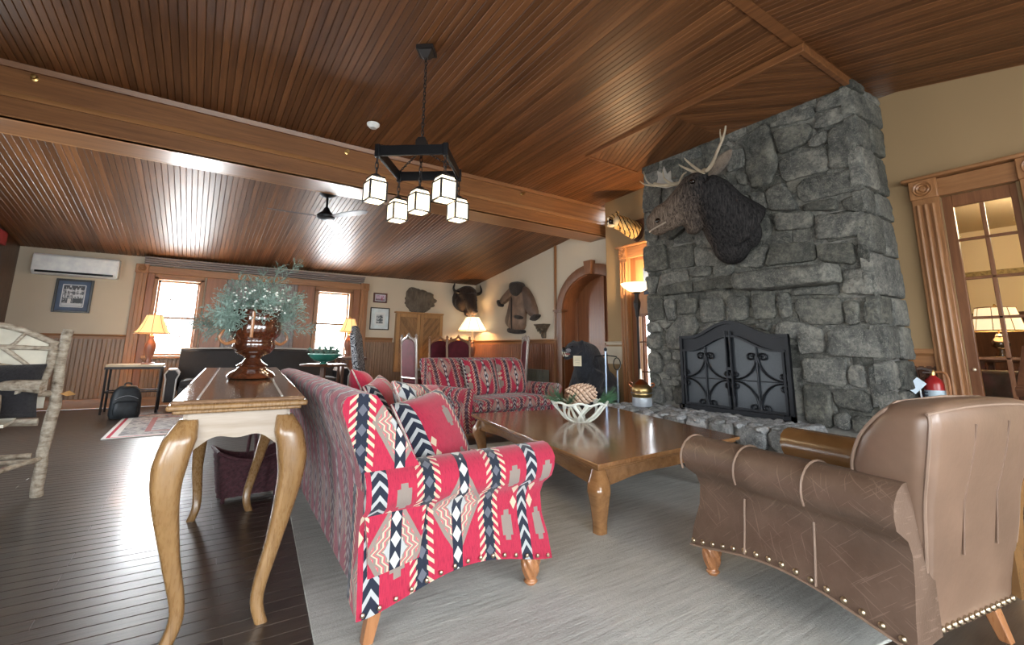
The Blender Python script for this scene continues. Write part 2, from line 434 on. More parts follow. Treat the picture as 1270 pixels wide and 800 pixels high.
# beam across the room
MX = Matrix(((0, 0, 1, 0), (1, 0, 0, 0), (0, 1, 0, 0), (0, 0, 0, 1)))   # local (x,y,z) -> world (z, x, y): profile in YZ, run along X
bm_ = thing('trim_2', None, None); struct(bm_)
BB = 3.07
MB().prism([(BY + .02, BB + .02), (BY + .40, BB + .02), (BY + .40, 3.62), (BY + .02, 3.64)], XL, XR, MX).obj('beam_core', W_BEAM, bm_, smooth=False)
MB().prism([(BY, BB + .25), (BY + .03, BB + .25), (BY + .03, 3.58), (BY, 3.58)], XL, XR, MX).obj('upper_face_board', W_BEAM, bm_, bevel=.004)
MB().prism([(BY - .005, BB + .03), (BY + .03, BB + .03), (BY + .03, BB + .225), (BY - .005, BB + .225)], XL, XR, MX).obj('lower_face_board', W_BEAM, bm_, bevel=.004)
MB().prism([(BY - .030, BB + .212), (BY + .03, BB + .212), (BY + .03, BB + .27), (BY - .006, BB + .272), (BY - .024, BB + .25)], XL, XR, MX).obj('face_moulding', W_BEAM2, bm_)
MB().prism([(BY - .02, BB - .002), (BY + .02, BB - .002), (BY + .02, BB + .04), (BY - .01, BB + .042), (BY - .02, BB + .03)], XL, XR, MX).obj('edge_moulding', W_BEAM2, bm_)
MB().prism([(BY - .02, BB), (BY + .42, BB), (BY + .42, BB + .02), (BY - .02, BB + .02)], XL, XR, MX).obj('soffit_board', W_BEAM, bm_, smooth=False)
MB().prism([(BY + .40, BB - .002), (BY + .43, BB - .002), (BY + .43, BB + .03), (BY + .40, BB + .03)], XL, XR, MX).obj('edge_moulding', W_BEAM2, bm_)
MB().prism([(BY - .03, 3.57), (BY + .02, 3.57), (BY + .02, 3.64), (BY - .045, 3.62)], XL, XR, MX).obj('crown_moulding', W_BEAM, bm_)
# soffit panel of diagonal boards in front of the chimney
sp = thing('trim_3', None, None); struct(sp)
PX0, PX1, PY0, PY1, PZ = 4.10, 5.10, 1.62, 4.39, 3.655
fr = MB()
fr.box((PX0 + .02, (PY0 + PY1) / 2, PZ + .028), (.05, PY1 - PY0, .075)); fr.box(((PX0 + PX1) / 2, PY1 - .02, PZ + .028), (PX1 - PX0, .05, .075)); fr.box(((PX0 + PX1) / 2, PY0 + .02, PZ + .03), (PX1 - PX0, .05, .08))
fr.obj('frame', W_CEIL, sp, bevel=.006)
def clip(poly, ax, lim, sgn):
    out = []
    for i in range(len(poly)):
        a, b2 = poly[i], poly[(i + 1) % len(poly)]; da = (a[ax] - lim) * sgn; db = (b2[ax] - lim) * sgn
        if da >= 0: out.append(a)
        if (da >= 0) != (db >= 0):
            t = da / (da - db); out.append((a[0] + (b2[0] - a[0]) * t, a[1] + (b2[1] - a[1]) * t))
    return out
YM = 3.0
for side in (0, 1):
    d = Vector((.48, .88)) if side == 0 else Vector((.70, -.71)); nn = Vector((-d.y, d.x)); lo, hi = (YM, PY1 - .04) if side == 0 else (PY0 + .04, YM)
    c0 = Vector(((PX0 + PX1) / 2, (lo + hi) / 2))
    for k in range(-26, 27):
        cc = c0 + nn * k * .062; h = .027
        q = [tuple(cc + d * s * 2.2 + nn * t * h) for s, t in ((-1, -1), (1, -1), (1, 1), (-1, 1))]
        for ax, lim, sg in ((0, PX0 + .045, 1), (0, PX1, -1), (1, lo, 1), (1, hi, -1)):
            q = clip(q, ax, lim, sg) if len(q) > 2 else q
        if len(q) > 2:
            ctr = sum((Vector(p) for p in q), Vector((0, 0))) / len(q)
            ang = math.atan2(d.y, d.x) - PI / 2; R = Matrix.Rotation(-ang, 2)
            o = MB().prism([tuple(R @ (Vector(p) - ctr)) for p in q], 0, .02).obj('board', W_CEIL, sp, smooth=False)
            o.location = (ctr.x, ctr.y, PZ); o.rotation_euler = (0, 0, ang)
MB().box(((PX0 + PX1) / 2, (PY0 + PY1) / 2, PZ + .045), (PX1 - PX0 - .02, PY1 - PY0 - .02, .04)).obj('backing', W_DARK, sp, smooth=False)

# wainscot, rails, baseboards
def beads(u0, u1, z0, z1, axis, pos, name, m, pitch=.062):
    n = max(1, round((u1 - u0) / pitch)); wd = (u1 - u0) / n; b = MB(); s = -1
    prof = [(0, 0), (.10, .004), (.16, .012), (.84, .012), (.90, .004)]
    base = []
    for i in range(n): base += [(u0 + (i + f) * wd, d) for f, d in prof]
    base.append((u1, 0)); base += [(u1, -.012), (u0, -.012)]
    if axis == 'y': rings = [[(u, pos - d - .012, z) for u, d in base] for z in (z0, z1)]
    else: rings = [[(pos - d - .012, u, z) for u, d in base] for z in (z0, z1)]
    return struct(b.loft(rings).obj(name, m, smooth=False))
def rail(u0, u1, axis, pos, name, z, dz=.09, m=W_TRIMH):
    prof = [(0, 0), (.022, 0), (.026, dz * .6), (.05, dz * .75), (.055, dz), (0, dz)]
    if axis == 'y': rings = [[(u, pos - d, z + h) for d, h in prof] for u in (u0, u1)]
    else: rings = [[(pos - d, u, z + h) for d, h in prof] for u in (u0, u1)]
    return struct(MB().loft(rings).obj(name, m))
def base(u0, u1, axis, pos, name, h=.16, m=W_TRIMH):
    prof = [(0, 0), (.028, 0), (.028, h * .8), (.016, h), (0, h)]
    if axis == 'y': rings = [[(u, pos - d, zz) for d, zz in prof] for u in (u0, u1)]
    else: rings = [[(pos - d, u, zz) for d, zz in prof] for u in (u0, u1)]
    return struct(MB().loft(rings).obj(name, m))
beads(XL, -1.08, .16, 1.16, 'y', FARY, 'trim_4', W_WAIN); rail(XL, -1.08, 'y', FARY, 'trim_5', 1.15, .085); base(XL, -1.08, 'y', FARY, 'baseboard_back')
beads(3.10, XR, .16, 1.20, 'y', FARY, 'trim_6', W_WAIN); rail(3.10, 3.74, 'y', FARY, 'trim_7', 1.17, .13); rail(5.0, XR, 'y', FARY, 'trim_8', 1.19, .11); base(3.10, XR, 'y', FARY, 'baseboard_back')
beads(AC + AOUT, FARY, .16, 1.20, 'x', XR, 'trim_9', W_PANEL, .075); rail(AC + AOUT, FARY, 'x', XR, 'trim_10', 1.18, .10); base(AC + AOUT, FARY, 'x', XR, 'baseboard_right')
struct(MB().box((XR - .02, 7.3, 1.85), (.04, .05, 2.9)).obj('trim_11', W_TRIM, bevel=.006))
rail(1.42, 1.70, 'x', XN, 'trim_12', .94, .17); beads(1.42, 1.70, .1, .95, 'x', XN, 'trim_13', W_DARK)
rail(5.27, 5.66, 'x', XN, 'trim_14', 1.16, .05, M_WALLB); rail(5.27, 5.63, 'x', XN, 'trim_15', .85, .28, wallmat('pale_stone_cap', (.62, .54, .42)))

# window bay on the back wall
tw = thing('trim_16', None, None, (0, 0, 0)); struct(tw)
def post(x0, x1, z0, z1, d, nm, m=W_TRIM): return MB().box(((x0 + x1) / 2, FARY - d / 2, (z0 + z1) / 2), (x1 - x0, d, z1 - z0)).obj(nm, m, tw, bevel=.006)
post(-1.08, -.91, .1, 2.36, .07, 'pilaster'); post(2.93, 3.10, .1, 2.38, .07, 'pilaster')
for cx in (-.995, 3.015):
    post(cx - .03, cx + .03, .2, 2.34, .085, 'flute', W_TRIM)
    MB().box((cx, FARY - .05, 2.43), (.19, .10, .16)).obj('rosette_block', W_TRIM, tw, bevel=.008)
    MB().lathe([(0.001, .012), (.02, .012), (.03, .002), (.045, .008), (.06, 0)][::-1], 18, (cx, FARY - .10, 2.43), ax=(0, -1, 0)).obj('rosette', W_TRIM, tw)
MB().box((1.01, FARY - .04, 2.42), (3.85, .08, .13)).obj('head_board', W_TRIMH, tw, bevel=.006)
b = MB()
for k in range(4): b.box((1.0, FARY - .05 - .018 * k, 2.515 + .036 * k), (3.95, .10 + .036 * k, .03))
b.obj('cornice', M_SKYGREYW, tw, bevel=.006)
for x0, x1 in ((-.91, -.80), (.0, .34), (1.62, 1.96), (2.78, 2.93)): post(x0, x1, .1, 2.36, .03, 'flat_panel', W_PANEL)
for x0, x1 in ((-.80, -.74), (-.10, -.03), (1.97, 2.04), (2.70, 2.77)): post(x0, x1, .78, 2.30, .055, 'jamb_casing')
for a, c in ((-.8, -.03), (1.97, 2.77)): MB().box(((a + c) / 2, FARY - .06, .85), (c - a + .06, .12, .05)).obj('sill', W_TRIMH, tw, bevel=.006)
for a, c in ((-.8, -.03), (1.97, 2.77)): MB().box(((a + c) / 2, FARY - .03, 2.305), (c - a, .05, .10)).obj('head_casing', W_TRIMH, tw, bevel=.006)
beads(.34, 1.62, .1, 2.36, 'y', FARY, 'trim_17', M_SKYGREYW, .07)
beads(-.80, 0, .16, .82, 'y', FARY, 'trim_18', W_WAIN); beads(1.96, 2.78, .16, .82, 'y', FARY, 'trim_19', W_WAIN)
base(-.91, 2.93, 'y', FARY, 'baseboard_back')
for wi, (x0, x1, z0, z1) in enumerate(WIN):
    wn = thing('window_%d' % (wi + 1), None, None); struct(wn); yy = FARY + .07
    b = MB(); t = .035
    b.box(((x0 + x1) / 2, yy, z1 - t / 2), (x1 - x0, .05, t)); b.box(((x0 + x1) / 2, yy, z0 + t / 2), (x1 - x0, .05, t))
    b.box((x0 + t / 2, yy, (z0 + z1) / 2), (t, .05, z1 - z0)); b.box((x1 - t / 2, yy, (z0 + z1) / 2), (t, .05, z1 - z0))
    b.box(((x0 + x1) / 2, yy, (z0 + z1) / 2), (x1 - x0, .05, .04)); b.obj('sash', W_TRIM, wn, smooth=False)
    for k in (1, 2): MB().box((x0 + (x1 - x0) * k / 3, yy, (z0 + z1) / 2), (.014, .03, z1 - z0)).obj('muntin', W_TRIM, wn, smooth=False)
    for k in (1, 3): MB().box(((x0 + x1) / 2, yy, z0 + (z1 - z0) * k / 4), (x1 - x0, .03, .014)).obj('muntin', W_TRIM, wn, smooth=False)
    pw, ph = (x1 - x0) / 3, (z1 - z0) / 4
    pm = MB().box((0, 0, 0), (pw - .016, .004, ph - .016)).mesh('pane', M_PANE, False)
    for i in range(3):
        for j in range(4): link('pane', pm, wn, loc=(x0 + (i + .5) * pw, yy, z0 + (j + .5) * ph))

# arch casing, niche and panelled doors
ta = thing('trim_20', None, None); struct(ta)
MY = Matrix(((0, 0, 1, 0), (1, 0, 0, 0), (0, 1, 0, 0), (0, 0, 0, 1)))
outer = [(AC + AOUT * math.cos(PI * i / 24), ASP + AOR * math.sin(PI * i / 24)) for i in range(25)]
inner = [(AC + AIN * math.cos(PI * i / 24), ASP + AIR * math.sin(PI * i / 24)) for i in range(25)]
b = MB()
rings = [[(XR, inner[i][0], inner[i][1]), (XR - .05, inner[i][0], inner[i][1]), (XR - .06, (inner[i][0] * .5 + outer[i][0] * .5), (inner[i][1] + outer[i][1]) / 2), (XR - .05, outer[i][0], outer[i][1]), (XR, outer[i][0], outer[i][1])] for i in range(25)]
b.loft(rings).obj('arch_casing', W_DOOR, ta)
MB().loft([[(XR - .02, p[0], p[1]), (XR + .30, p[0], p[1]), (XR + .30, p[0] + (AC - p[0]) * .02, p[1] - .015), (XR - .02, p[0] + (AC - p[0]) * .02, p[1] - .015)] for p in inner]).obj('arch_soffit', W_PANEL, ta)
MB().prism([(AC - .07, ASP + AIR - .02), (AC + .07, ASP + AIR - .02), (AC + .11, ASP + AOR + .06), (AC - .11, ASP + AOR + .06)], XR - .11, XR, MY).obj('keystone', W_DOOR, ta, bevel=.008)
for sgn in (1, -1):
    yc = AC + sgn * (AIN + AOUT) / 2
    MB().box((XR - .03, yc, ASP / 2), (.06, AOUT - AIN, ASP)).obj('pilaster', W_DOOR, ta, bevel=.008)
    MB().box((XR - .045, yc, 1.05), (.03, .09, 1.4)).obj('pilaster_panel', W_PANEL, ta, bevel=.01)
    MB().box((XR - .02, yc, ASP - .01), (.18, AOUT - AIN + .09, .035)).box((XR - .015, yc, ASP - .04), (.13, AOUT - AIN + .04, .03)).obj('capital', W_DOOR, ta, bevel=.006)
    MB().box((XR + .15, AC + sgn * (AIN - .01), ASP / 2), (.30, .02, ASP)).obj('jamb_lining', W_PANEL, ta, smooth=False)
nd = thing('door_3', None, None); struct(nd)
MB().box((XR + .32, AC, 1.3), (.03, 1.9, 2.6)).obj('door_slab', W_PANEL, nd, smooth=False)
for yy in (AC - .76, AC + .0, AC + .76): MB().box((XR + .285, yy, 1.3), (.04, .09, 2.6)).obj('stile', W_PANEL, nd, bevel=.006)
for zz in (.08, 1.10, 2.52): MB().box((XR + .287, AC, zz), (.036, 1.6, .14)).obj('rail', W_PANEL, nd, bevel=.006)

# French door beside the chimney
def casing(par, y0, y1, zt, w=.20, rightside=True):
    for ya, yb in ((y1, y1 + w), (y0 - w, y0)):
        yc = (ya + yb) / 2
        MB().box((XN - .03, yc, (zt) / 2), (.06, w, zt)).obj('casing_post', W_TRIM, par, bevel=.006)
        for dd in (-.055, 0, .055): MB().tube([(XN - .06, yc + dd, .25), (XN - .06, yc + dd, zt - .06)], .018, 8).obj('reed', W_TRIM, par)
        MB().box((XN - .04, yc, zt + .09), (.08, w + .01, .19)).obj('rosette_block', W_TRIM, par, bevel=.008)
        MB().lathe([(.075, 0), (.07, .012), (.055, .004), (.045, .014), (.03, .004), (.02, .016), (.001, .018)], 20, (XN - .08, yc, zt + .09), ax=(-1, 0, 0)).obj('rosette', W_TRIM, par)
    MB().box((XN - .025, (y0 + y1) / 2, zt + .085), (.05, y1 - y0, .17)).obj('head_board', W_TRIMH, par, bevel=.004)
    MB().box((XN - .05, (y0 + y1) / 2, zt + .195), (.13, y1 - y0 + 2 * w + .10, .035)).obj('cap_moulding', W_TRIMH, par, bevel=.01)
def glazed_leaf(par, y0, y1, zt, ys, zs, st=.072):
    xc = XN + .05
    for yc in (y0 + st / 2, y1 - st / 2): MB().box((xc, yc, zt / 2), (.045, st, zt)).obj('stile', W_DOOR, par, bevel=.004)
    for za, zb in ((0, zs[0]), (zs[-1], zt)): MB().box((xc, (y0 + y1) / 2, (za + zb) / 2), (.045, y1 - y0 - 2 * st, zb - za)).obj('rail', W_DOOR, par, bevel=.004)
    for yy in ys[1:-1]: MB().box((xc, yy, (zs[0] + zs[-1]) / 2), (.03, .03, zs[-1] - zs[0])).obj('muntin', W_DOOR, par, bevel=.004)
    for zz in zs[1:-1]: MB().box((xc, (y0 + y1) / 2, zz), (.03, y1 - y0 - 2 * st, .025)).obj('muntin', W_DOOR, par, bevel=.004)
    for i in range(len(ys) - 1):
        for j in range(len(zs) - 1):
            MB().box((xc, (ys[i] + ys[i + 1]) / 2, (zs[j] + zs[j + 1]) / 2), (.004, ys[i + 1] - ys[i] - .02, zs[j + 1] - zs[j] - .02)).obj('pane', M_PANE, par, smooth=False)
d1 = thing('door_1', None, None); struct(d1)
casing(d1, .72, 1.245, 2.53)
glazed_leaf(d1, .725, 1.245, 2.53, [.797, .985, 1.173], [.28, .68, 1.03, 1.385, 1.74, 2.10, 2.42])
MB().ell((XN + .015, 1.205, .93), (.014, .014, .014), 10, 6).obj('lock_button', plain('brass_button', (.8, .72, .55), .3, .6), d1)
d2 = thing('door_2', None, None); struct(d2)
casing(d2, 4.35, 5.12, 2.55, .15)
glazed_leaf(d2, 4.35, 5.12, 2.55, [4.47, 4.62, 4.77, 4.92, 5.02], [.3, .75, 1.2, 1.60], .11)
MB().box((XN + .035, 4.735, 2.07), (.02, .55, .86)).obj('upper_panel', W_TRIM, d2, smooth=False)
MB().box((XN + .02, 4.80, 2.14), (.01, .10, .42)).obj('small_pane', plain('dark_blue_glass', (.05, .07, .12), .1), d2, smooth=False)
# ---------------------------------------------------------------- adjoining room beyond the French door
struct(MB().box((10.15, .2, 1.6), (.15, 7.0, 3.4)).obj('wall_annex', M_CREAM, smooth=False))
struct(MB().box((8.05, -3.1, 1.6), (4.2, .15, 3.4)).obj('wall_annex', M_CREAM, smooth=False))
struct(MB().box((8.05, 3.65, 1.6), (4.2, .15, 3.4)).obj('wall_annex', W_PANEL, smooth=False))
struct(MB().box((8.05, .2, 3.05), (4.2, 7.0, .1)).obj('ceiling_annex', M_CREAM, smooth=False))
struct(MB().box((10.05, .2, 2.30), (.06, 6.6, .10)).obj('trim_21', plain('frieze_gold', (.30, .22, .09), .6, var=.5, sc=30)))
struct(MB().box((10.03, .2, .85), (.08, 6.6, 1.7)).obj('trim_22', W_DARK, smooth=False))
point('annex_fill_light', (7.9, .6, 2.75), 85, (1, .80, .52), .25)  # added light without a fixture, brightens the room behind the door

# ---------------------------------------------------------------- stone fireplace
STONES = [[(2.41,3.58),(1.96,3.58),(1.96,3.48),(2.01,3.46),(2.4,3.52)],
[(1.96,3.41),(1.83,3.47),(1.58,3.44),(1.58,3.32),(1.86,3.3),(1.96,3.32)],
[(1.91,3.61),(1.6,3.65),(1.58,3.46),(1.82,3.48),(1.94,3.49)],
[(2.82,3.52),(2.44,3.6),(2.41,3.5),(2.37,3.25),(2.36,3.08),(2.45,2.9),(2.66,2.89),(2.7,3.14),(2.7,3.4)],
[(2.37,3.46),(2.01,3.42),(2,3.31),(2.06,3.2),(2.33,3.17),(2.36,3.35)],
[(2.03,3.22),(1.84,3.28),(1.87,3.13),(2.02,3.14)],
[(1.84,3.25),(1.58,3.28),(1.61,2.82),(1.88,2.86)],
[(2.34,3.12),(1.88,3.1),(1.89,2.86),(2.31,2.86),(2.35,3)],
[(2.2,2.75),(2.13,2.83),(1.61,2.79),(1.63,2.58),(2.15,2.59),(2.19,2.67)],
[(2.51,2.81),(2.33,2.87),(2.2,2.57),(2.22,2.52),(2.48,2.58)],
[(2.16,2.56),(1.86,2.56),(1.84,2.43),(2.14,2.49)],
[(1.81,2.53),(1.58,2.54),(1.54,2.35),(1.8,2.42)],
[(2.45,2.54),(2.07,2.47),(2.07,2.3),(2.43,2.34)],
[(2.04,2.42),(1.6,2.36),(1.61,2.14),(2.05,2.17)],
[(2.69,2.85),(2.53,2.81),(2.5,2.61),(2.65,2.63)],
[(2.63,2.59),(2.49,2.54),(2.48,2.35),(2.61,2.25)],
[(3.86,3.63),(3.58,3.58),(3.58,3.31),(3.84,3.36)],
[(3.55,3.65),(3.28,3.63),(3.24,3.48),(3.53,3.51)],
[(3.27,3.63),(3.07,3.62),(2.99,3.48),(3.21,3.31)],
[(2.94,3.46),(2.7,3.38),(2.72,3.18),(2.92,3.16)],
[(2.84,3.13),(2.71,3.09),(2.71,2.95),(2.79,2.97)],
[(4.2,3.36),(3.89,3.33),(3.93,3),(4.22,3.02)],
[(4.2,2.98),(4.11,2.97),(3.92,2.82),(4.01,2.54),(4.22,2.58)],
[(3.83,3.32),(3.56,3.27),(3.56,2.98),(3.89,3.01)],
[(3.89,2.94),(3.56,2.92),(3.46,2.65),(3.79,2.5),(3.93,2.66)],
[(3.53,3.23),(3.25,3.27),(3.14,3.02),(3.41,2.88)],
[(3.22,3.26),(2.98,3.15),(2.86,2.85),(3.12,2.98)],
[(3.38,2.83),(3.12,2.95),(2.96,2.71),(3.27,2.55)],
[(2.92,2.84),(2.71,2.84),(2.67,2.62),(2.63,2.28),(2.86,2.43)],
[(3.43,2.57),(3.12,2.57),(2.89,2.41),(2.91,2.22),(3.41,2.4)],
[(3.42,2.34),(2.94,2.21),(2.92,2.03),(3.42,2.1)],
[(4.24,2.49),(3.88,2.46),(3.86,2.13),(4.23,2.13)],
[(3.82,2.41),(3.45,2.38),(3.45,2.11),(3.81,2.12)],
[(3.43,2.27),(3.2,2.24),(3.22,2.11),(3.44,2.12)],
[(2.85,2.13),(2.6,2.21),(2.53,2.19),(2.63,1.97),(2.88,2.02)],
[(2.49,2.21),(2.09,2.16),(2.08,1.97),(2.57,1.98)],
[(2.05,2.12),(1.75,2.09),(1.76,1.88),(2.06,1.96)],
[(1.72,2.07),(1.49,2.04),(1.51,1.84),(1.73,1.87)],
[(3.96,2.07),(3.55,2.07),(3.56,1.8),(4.05,1.83)],
[(3.51,2.08),(3.23,2.09),(3.24,1.96),(3.52,1.98)],
[(3.18,2.1),(2.93,2.08),(2.96,1.92),(3.2,1.94)],
[(3.5,1.96),(2.99,1.91),(3,1.77),(3.52,1.78)],
[(2.32,1.69),(1.92,1.71),(1.92,1.61),(2.34,1.64)],
[(1.86,1.84),(1.61,1.83),(1.62,1.58),(1.88,1.62)],
[(1.58,1.82),(1.52,1.81),(1.53,1.56),(1.61,1.57)],
[(4.21,2.06),(3.99,2.05),(4.07,1.83),(4.2,1.85)],
[(4.2,1.76),(3.96,1.75),(3.95,1.47),(4.2,1.46)],
[(3.94,1.72),(3.76,1.71),(3.78,1.46),(3.89,1.46)],
[(3.72,1.72),(3.44,1.71),(3.47,1.52),(3.73,1.52)],
[(3.4,1.69),(3.11,1.69),(3.1,1.42),(3.4,1.4)],
[(3.05,1.69),(2.81,1.68),(2.82,1.42),(3.06,1.4)],
[(2.76,1.69),(2.52,1.69),(2.52,1.42),(2.76,1.41)],
[(2.48,1.68),(2.36,1.68),(2.36,1.42),(2.47,1.41)],
[(2.32,1.6),(1.91,1.58),(1.91,1.33),(2.2,1.34),(2.32,1.45)],
[(1.89,1.54),(1.77,1.54),(1.78,1.32),(1.88,1.32)],
[(1.74,1.53),(1.54,1.52),(1.55,1.32),(1.74,1.33)],
[(4.22,1.44),(4.06,1.44),(3.98,1.32),(4.21,1.3)],
[(4.03,1.43),(3.81,1.42),(3.97,1.33)],
[(3.94,1.28),(3.72,1.48),(3.48,1.48),(3.45,1.32),(3.54,1.21),(3.59,1.09),(3.93,1.09)],
[(4.23,1.27),(4.01,1.28),(4.01,1.09),(4.22,1.09)],
[(3.41,1.33),(3.31,1.39),(3.11,1.38),(3.21,1.33),(3.35,1.27)],
[(2.78,1.38),(2.58,1.37),(2.6,1.28),(2.68,1.3)],
[(2.54,1.34),(2.41,1.39),(2.2,1.33),(2.09,1.27),(2.1,1.06),(2.32,1.05),(2.32,1.18),(2.56,1.25)],
[(2.05,1.27),(1.79,1.29),(1.56,1.26),(1.58,1.02),(2.06,1.04)],
[(4.22,1.03),(4.08,1.07),(3.98,0.91),(4.04,0.77),(4.21,0.81)],
[(4.03,1.07),(3.85,1.07),(3.88,0.94),(3.96,0.95)],
[(3.82,1.06),(3.63,1.07),(3.64,0.95),(3.82,0.95)],
[(3.94,0.91),(3.75,0.92),(3.74,0.75),(3.95,0.76)],
[(3.71,0.88),(3.62,0.9),(3.63,0.68),(3.72,0.69)],
[(2.31,1),(1.93,1.02),(1.95,0.75),(2.31,0.78)],
[(1.91,0.94),(1.79,0.96),(1.79,0.75),(1.92,0.77)],
[(1.76,0.95),(1.58,0.99),(1.61,0.68),(1.75,0.57)],
[(4.22,0.79),(4.06,0.75),(4.05,0.62),(4.21,0.61)],
[(4.03,0.71),(3.76,0.71),(3.75,0.64),(4.02,0.62)],
[(4.21,0.58),(4.01,0.6),(4,0.41),(4.22,0.39)],
[(3.98,0.59),(3.88,0.61),(3.87,0.45),(3.97,0.44)],
[(3.85,0.6),(3.64,0.63),(3.64,0.44),(3.85,0.42)],
[(2.32,0.75),(2.09,0.74),(2.09,0.36),(2.33,0.4)],
[(2.06,0.73),(1.78,0.73),(1.76,0.54),(2.05,0.57)],
[(2.07,0.5),(1.94,0.52),(1.95,0.35),(2.07,0.37)],
[(1.92,0.5),(1.75,0.51),(1.75,0.33),(1.93,0.34)],
[(1.72,0.56),(1.61,0.66),(1.64,0.3),(1.72,0.31)]]
FX, FY0, FY1 = 5.00, 1.60, 4.26
fp = thing('stone_fireplace', 'tall grey fieldstone chimney breast with mortar joints rising to the ceiling', 'fireplace', (FX, 2.9, 0)); fp.location = (0, 0, 0)
MB().box(((FX + .06 + XN) / 2, (FY0 + FY1) / 2 , 1.875), (XN - FX - .06, FY1 - FY0 - .10, 3.73)).obj('mortar_core', M_MORTAR, fp, smooth=False)
rs = random.Random(11)
def stone(poly, M, par, depth=.052, base_=0.0, name='stone', zc=None):
    n0 = len(poly); cx = sum(p[0] for p in poly) / n0; cy = sum(p[1] for p in poly) / n0
    P = []
    for i in range(n0):
        a = poly[i]; c = poly[(i + 1) % n0]; L = math.hypot(c[0] - a[0], c[1] - a[1]); k = max(1, int(L / .10))
        for j in range(k): P.append((a[0] + (c[0] - a[0]) * j / k, a[1] + (c[1] - a[1]) * j / k))
    P = chaikin(P, 1, .22)
    P = [(p[0] + rs.uniform(-.006, .006), p[1] + rs.uniform(-.006, .006)) for p in P]
    d = depth * rs.uniform(.75, 1.35); tx, ty = rs.uniform(-.06, .06), rs.uniform(-.06, .06)
    def ring(s, z, j=0.0):
        return [(cx + (p[0] - cx) * s, cy + (p[1] - cy) * s, z + (tx * (p[0] - cx) + ty * (p[1] - cy) if z > base_ + .02 else 0) + rs.uniform(-j, j)) for p in P]
    R = [ring(1.03, base_ - .05), ring(1.03, base_ + d * .50, .004), ring(1.0, base_ + d * .86, .005), ring(.88, base_ + d, .008), ring(.5, base_ + d * 1.04, .009)]
    b = MB().loft([[M @ Vector(q) for q in r] for r in R])
    o = b.obj(name, M_STONE, par, angle=50); return o
MF = Matrix(((0, 0, -1, FX + .055), (1, 0, 0, 0), (0, 1, 0, 0), (0, 0, 0, 1)))      # (y, z, depth) -> world, facing -X
# small packing stones between the big ones
rg0 = random.Random(8); zz = .44
while zz < 3.62:
    h = rg0.uniform(.20, .30); y = FY0 + .03
    while y < FY1 - .05:
        wd = min(rg0.uniform(.22, .42), FY1 - .02 - y)
        if wd > .08: stone([(y + .008, zz + .008), (y + wd - .008, zz + rg0.uniform(.0, .02)), (y + wd - .01, min(zz + h - .008, 3.7)), (y + .01, min(zz + h - rg0.uniform(0, .02), 3.7))], MF, fp, .010)
        y += wd
    zz += h
for P in STONES:
    P = [(min(max(p[0], FY0 + .03), FY1 - .02), max(.36, min(p[1], 3.71))) for p in P]
    if max(p[1] for p in P) - min(p[1] for p in P) < .04: continue
    stone(P, MF, fp)
stone([(2.89, 1.92), (2.41, 1.92), (1.9, 1.89), (1.87, 1.72), (2.53, 1.71), (2.89, 1.75)], MF, fp, .19)
for y0, y1 in ((2.92, 3.45), (3.47, 3.98)): stone([(y1, 1.90), (y0, 1.93), (y0, 1.78), (y1, 1.78)], MF, fp, .13)
# right flank of the chimney
MS = Matrix(((1, 0, 0, 0), (0, 0, -1, FY0 + .055), (0, 1, 0, 0), (0, 0, 0, 1)))
z = .02; r2 = random.Random(5)
while z < 3.68:
    h = min(r2.uniform(.22, .42), 3.72 - z); s = FX + .02 + (XN - FX - .05) * r2.choice([.38, .5, .62, 1])
    for xa, xb in ((FX + .0, s), (s, XN)):
        if xb - xa > .06: stone([(xa + .012, z + .01), (xb - .012, z + .01 + r2.uniform(-.01, .02)), (xb - .012, z + h - .01), (xa + .012, z + h - .015)], MS, fp)
    z += h
# raised hearth
he = thing('stone_hearth', 'raised hearth ledge of rounded cobbles and boulders below the black fire screen', 'hearth', (0, 0, 0))
HX, HZ, HY0, HY1 = 4.30, .385, 2.12, 4.40
MB().box(((HX + .10 + FX + .1) / 2, (HY0 + HY1) / 2, (HZ - .05) / 2), (FX - HX, HY1 - HY0 - .14, HZ - .05)).obj('mortar_bed', M_MORTAR, he, smooth=False)
MH = Matrix(((0, 0, -1, HX + .07), (1, 0, 0, 0), (0, 1, 0, 0), (0, 0, 0, 1)))
y = HY0
while y < HY1 - .05:
    wd = min(r2.uniform(.16, .34), HY1 - y)
    if HY1 - y - wd < .12: wd = HY1 - y
    o = stone([(y + .01, .20), (y + wd - .01, .21), (y + wd - .015, HZ - .01), (y + .012, HZ - .015)], MH, he, .08); o.data.materials[0] = M_COBBLE
    o = stone([(y + .01, .012), (y + wd - .01, .012), (y + wd - .015, .19), (y + .012, .185)], MH, he, .05); o.data.materials[0] = M_COBBLE
    y += wd
MHS = Matrix(((1, 0, 0, 0), (0, 0, -1, HY0 + .08), (0, 1, 0, 0), (0, 0, 0, 1)))
for xa, xb in ((HX + .02, HX + .36), (HX + .38, FX)):
    o = stone([(xa, .02), (xb, .02), (xb, HZ - .02), (xa, HZ - .02)], MHS, he, .08); o.data.materials[0] = M_COBBLE
pm = [MB().ell((0, 0, 0), (.085, .062, .034), 10, 6, dis=.07, seed=k).mesh('cobble', M_COBBLE) for k in range(5)]
y = HY0 + .06; r = 0
while y < HY1 - .04:
    x = HX + .05 + (r % 2) * .07
    while x < FX + .02:
        o = link('cobble', pm[r2.randrange(5)], he, loc=(x + r2.uniform(-.012, .012), y + r2.uniform(-.012, .012), HZ - .014 + r2.uniform(-.008, .008)), rot=(r2.uniform(-.1, .1), r2.uniform(-.1, .1), r2.uniform(-.5, .5)))
        x += .155
    y += .108; r += 1

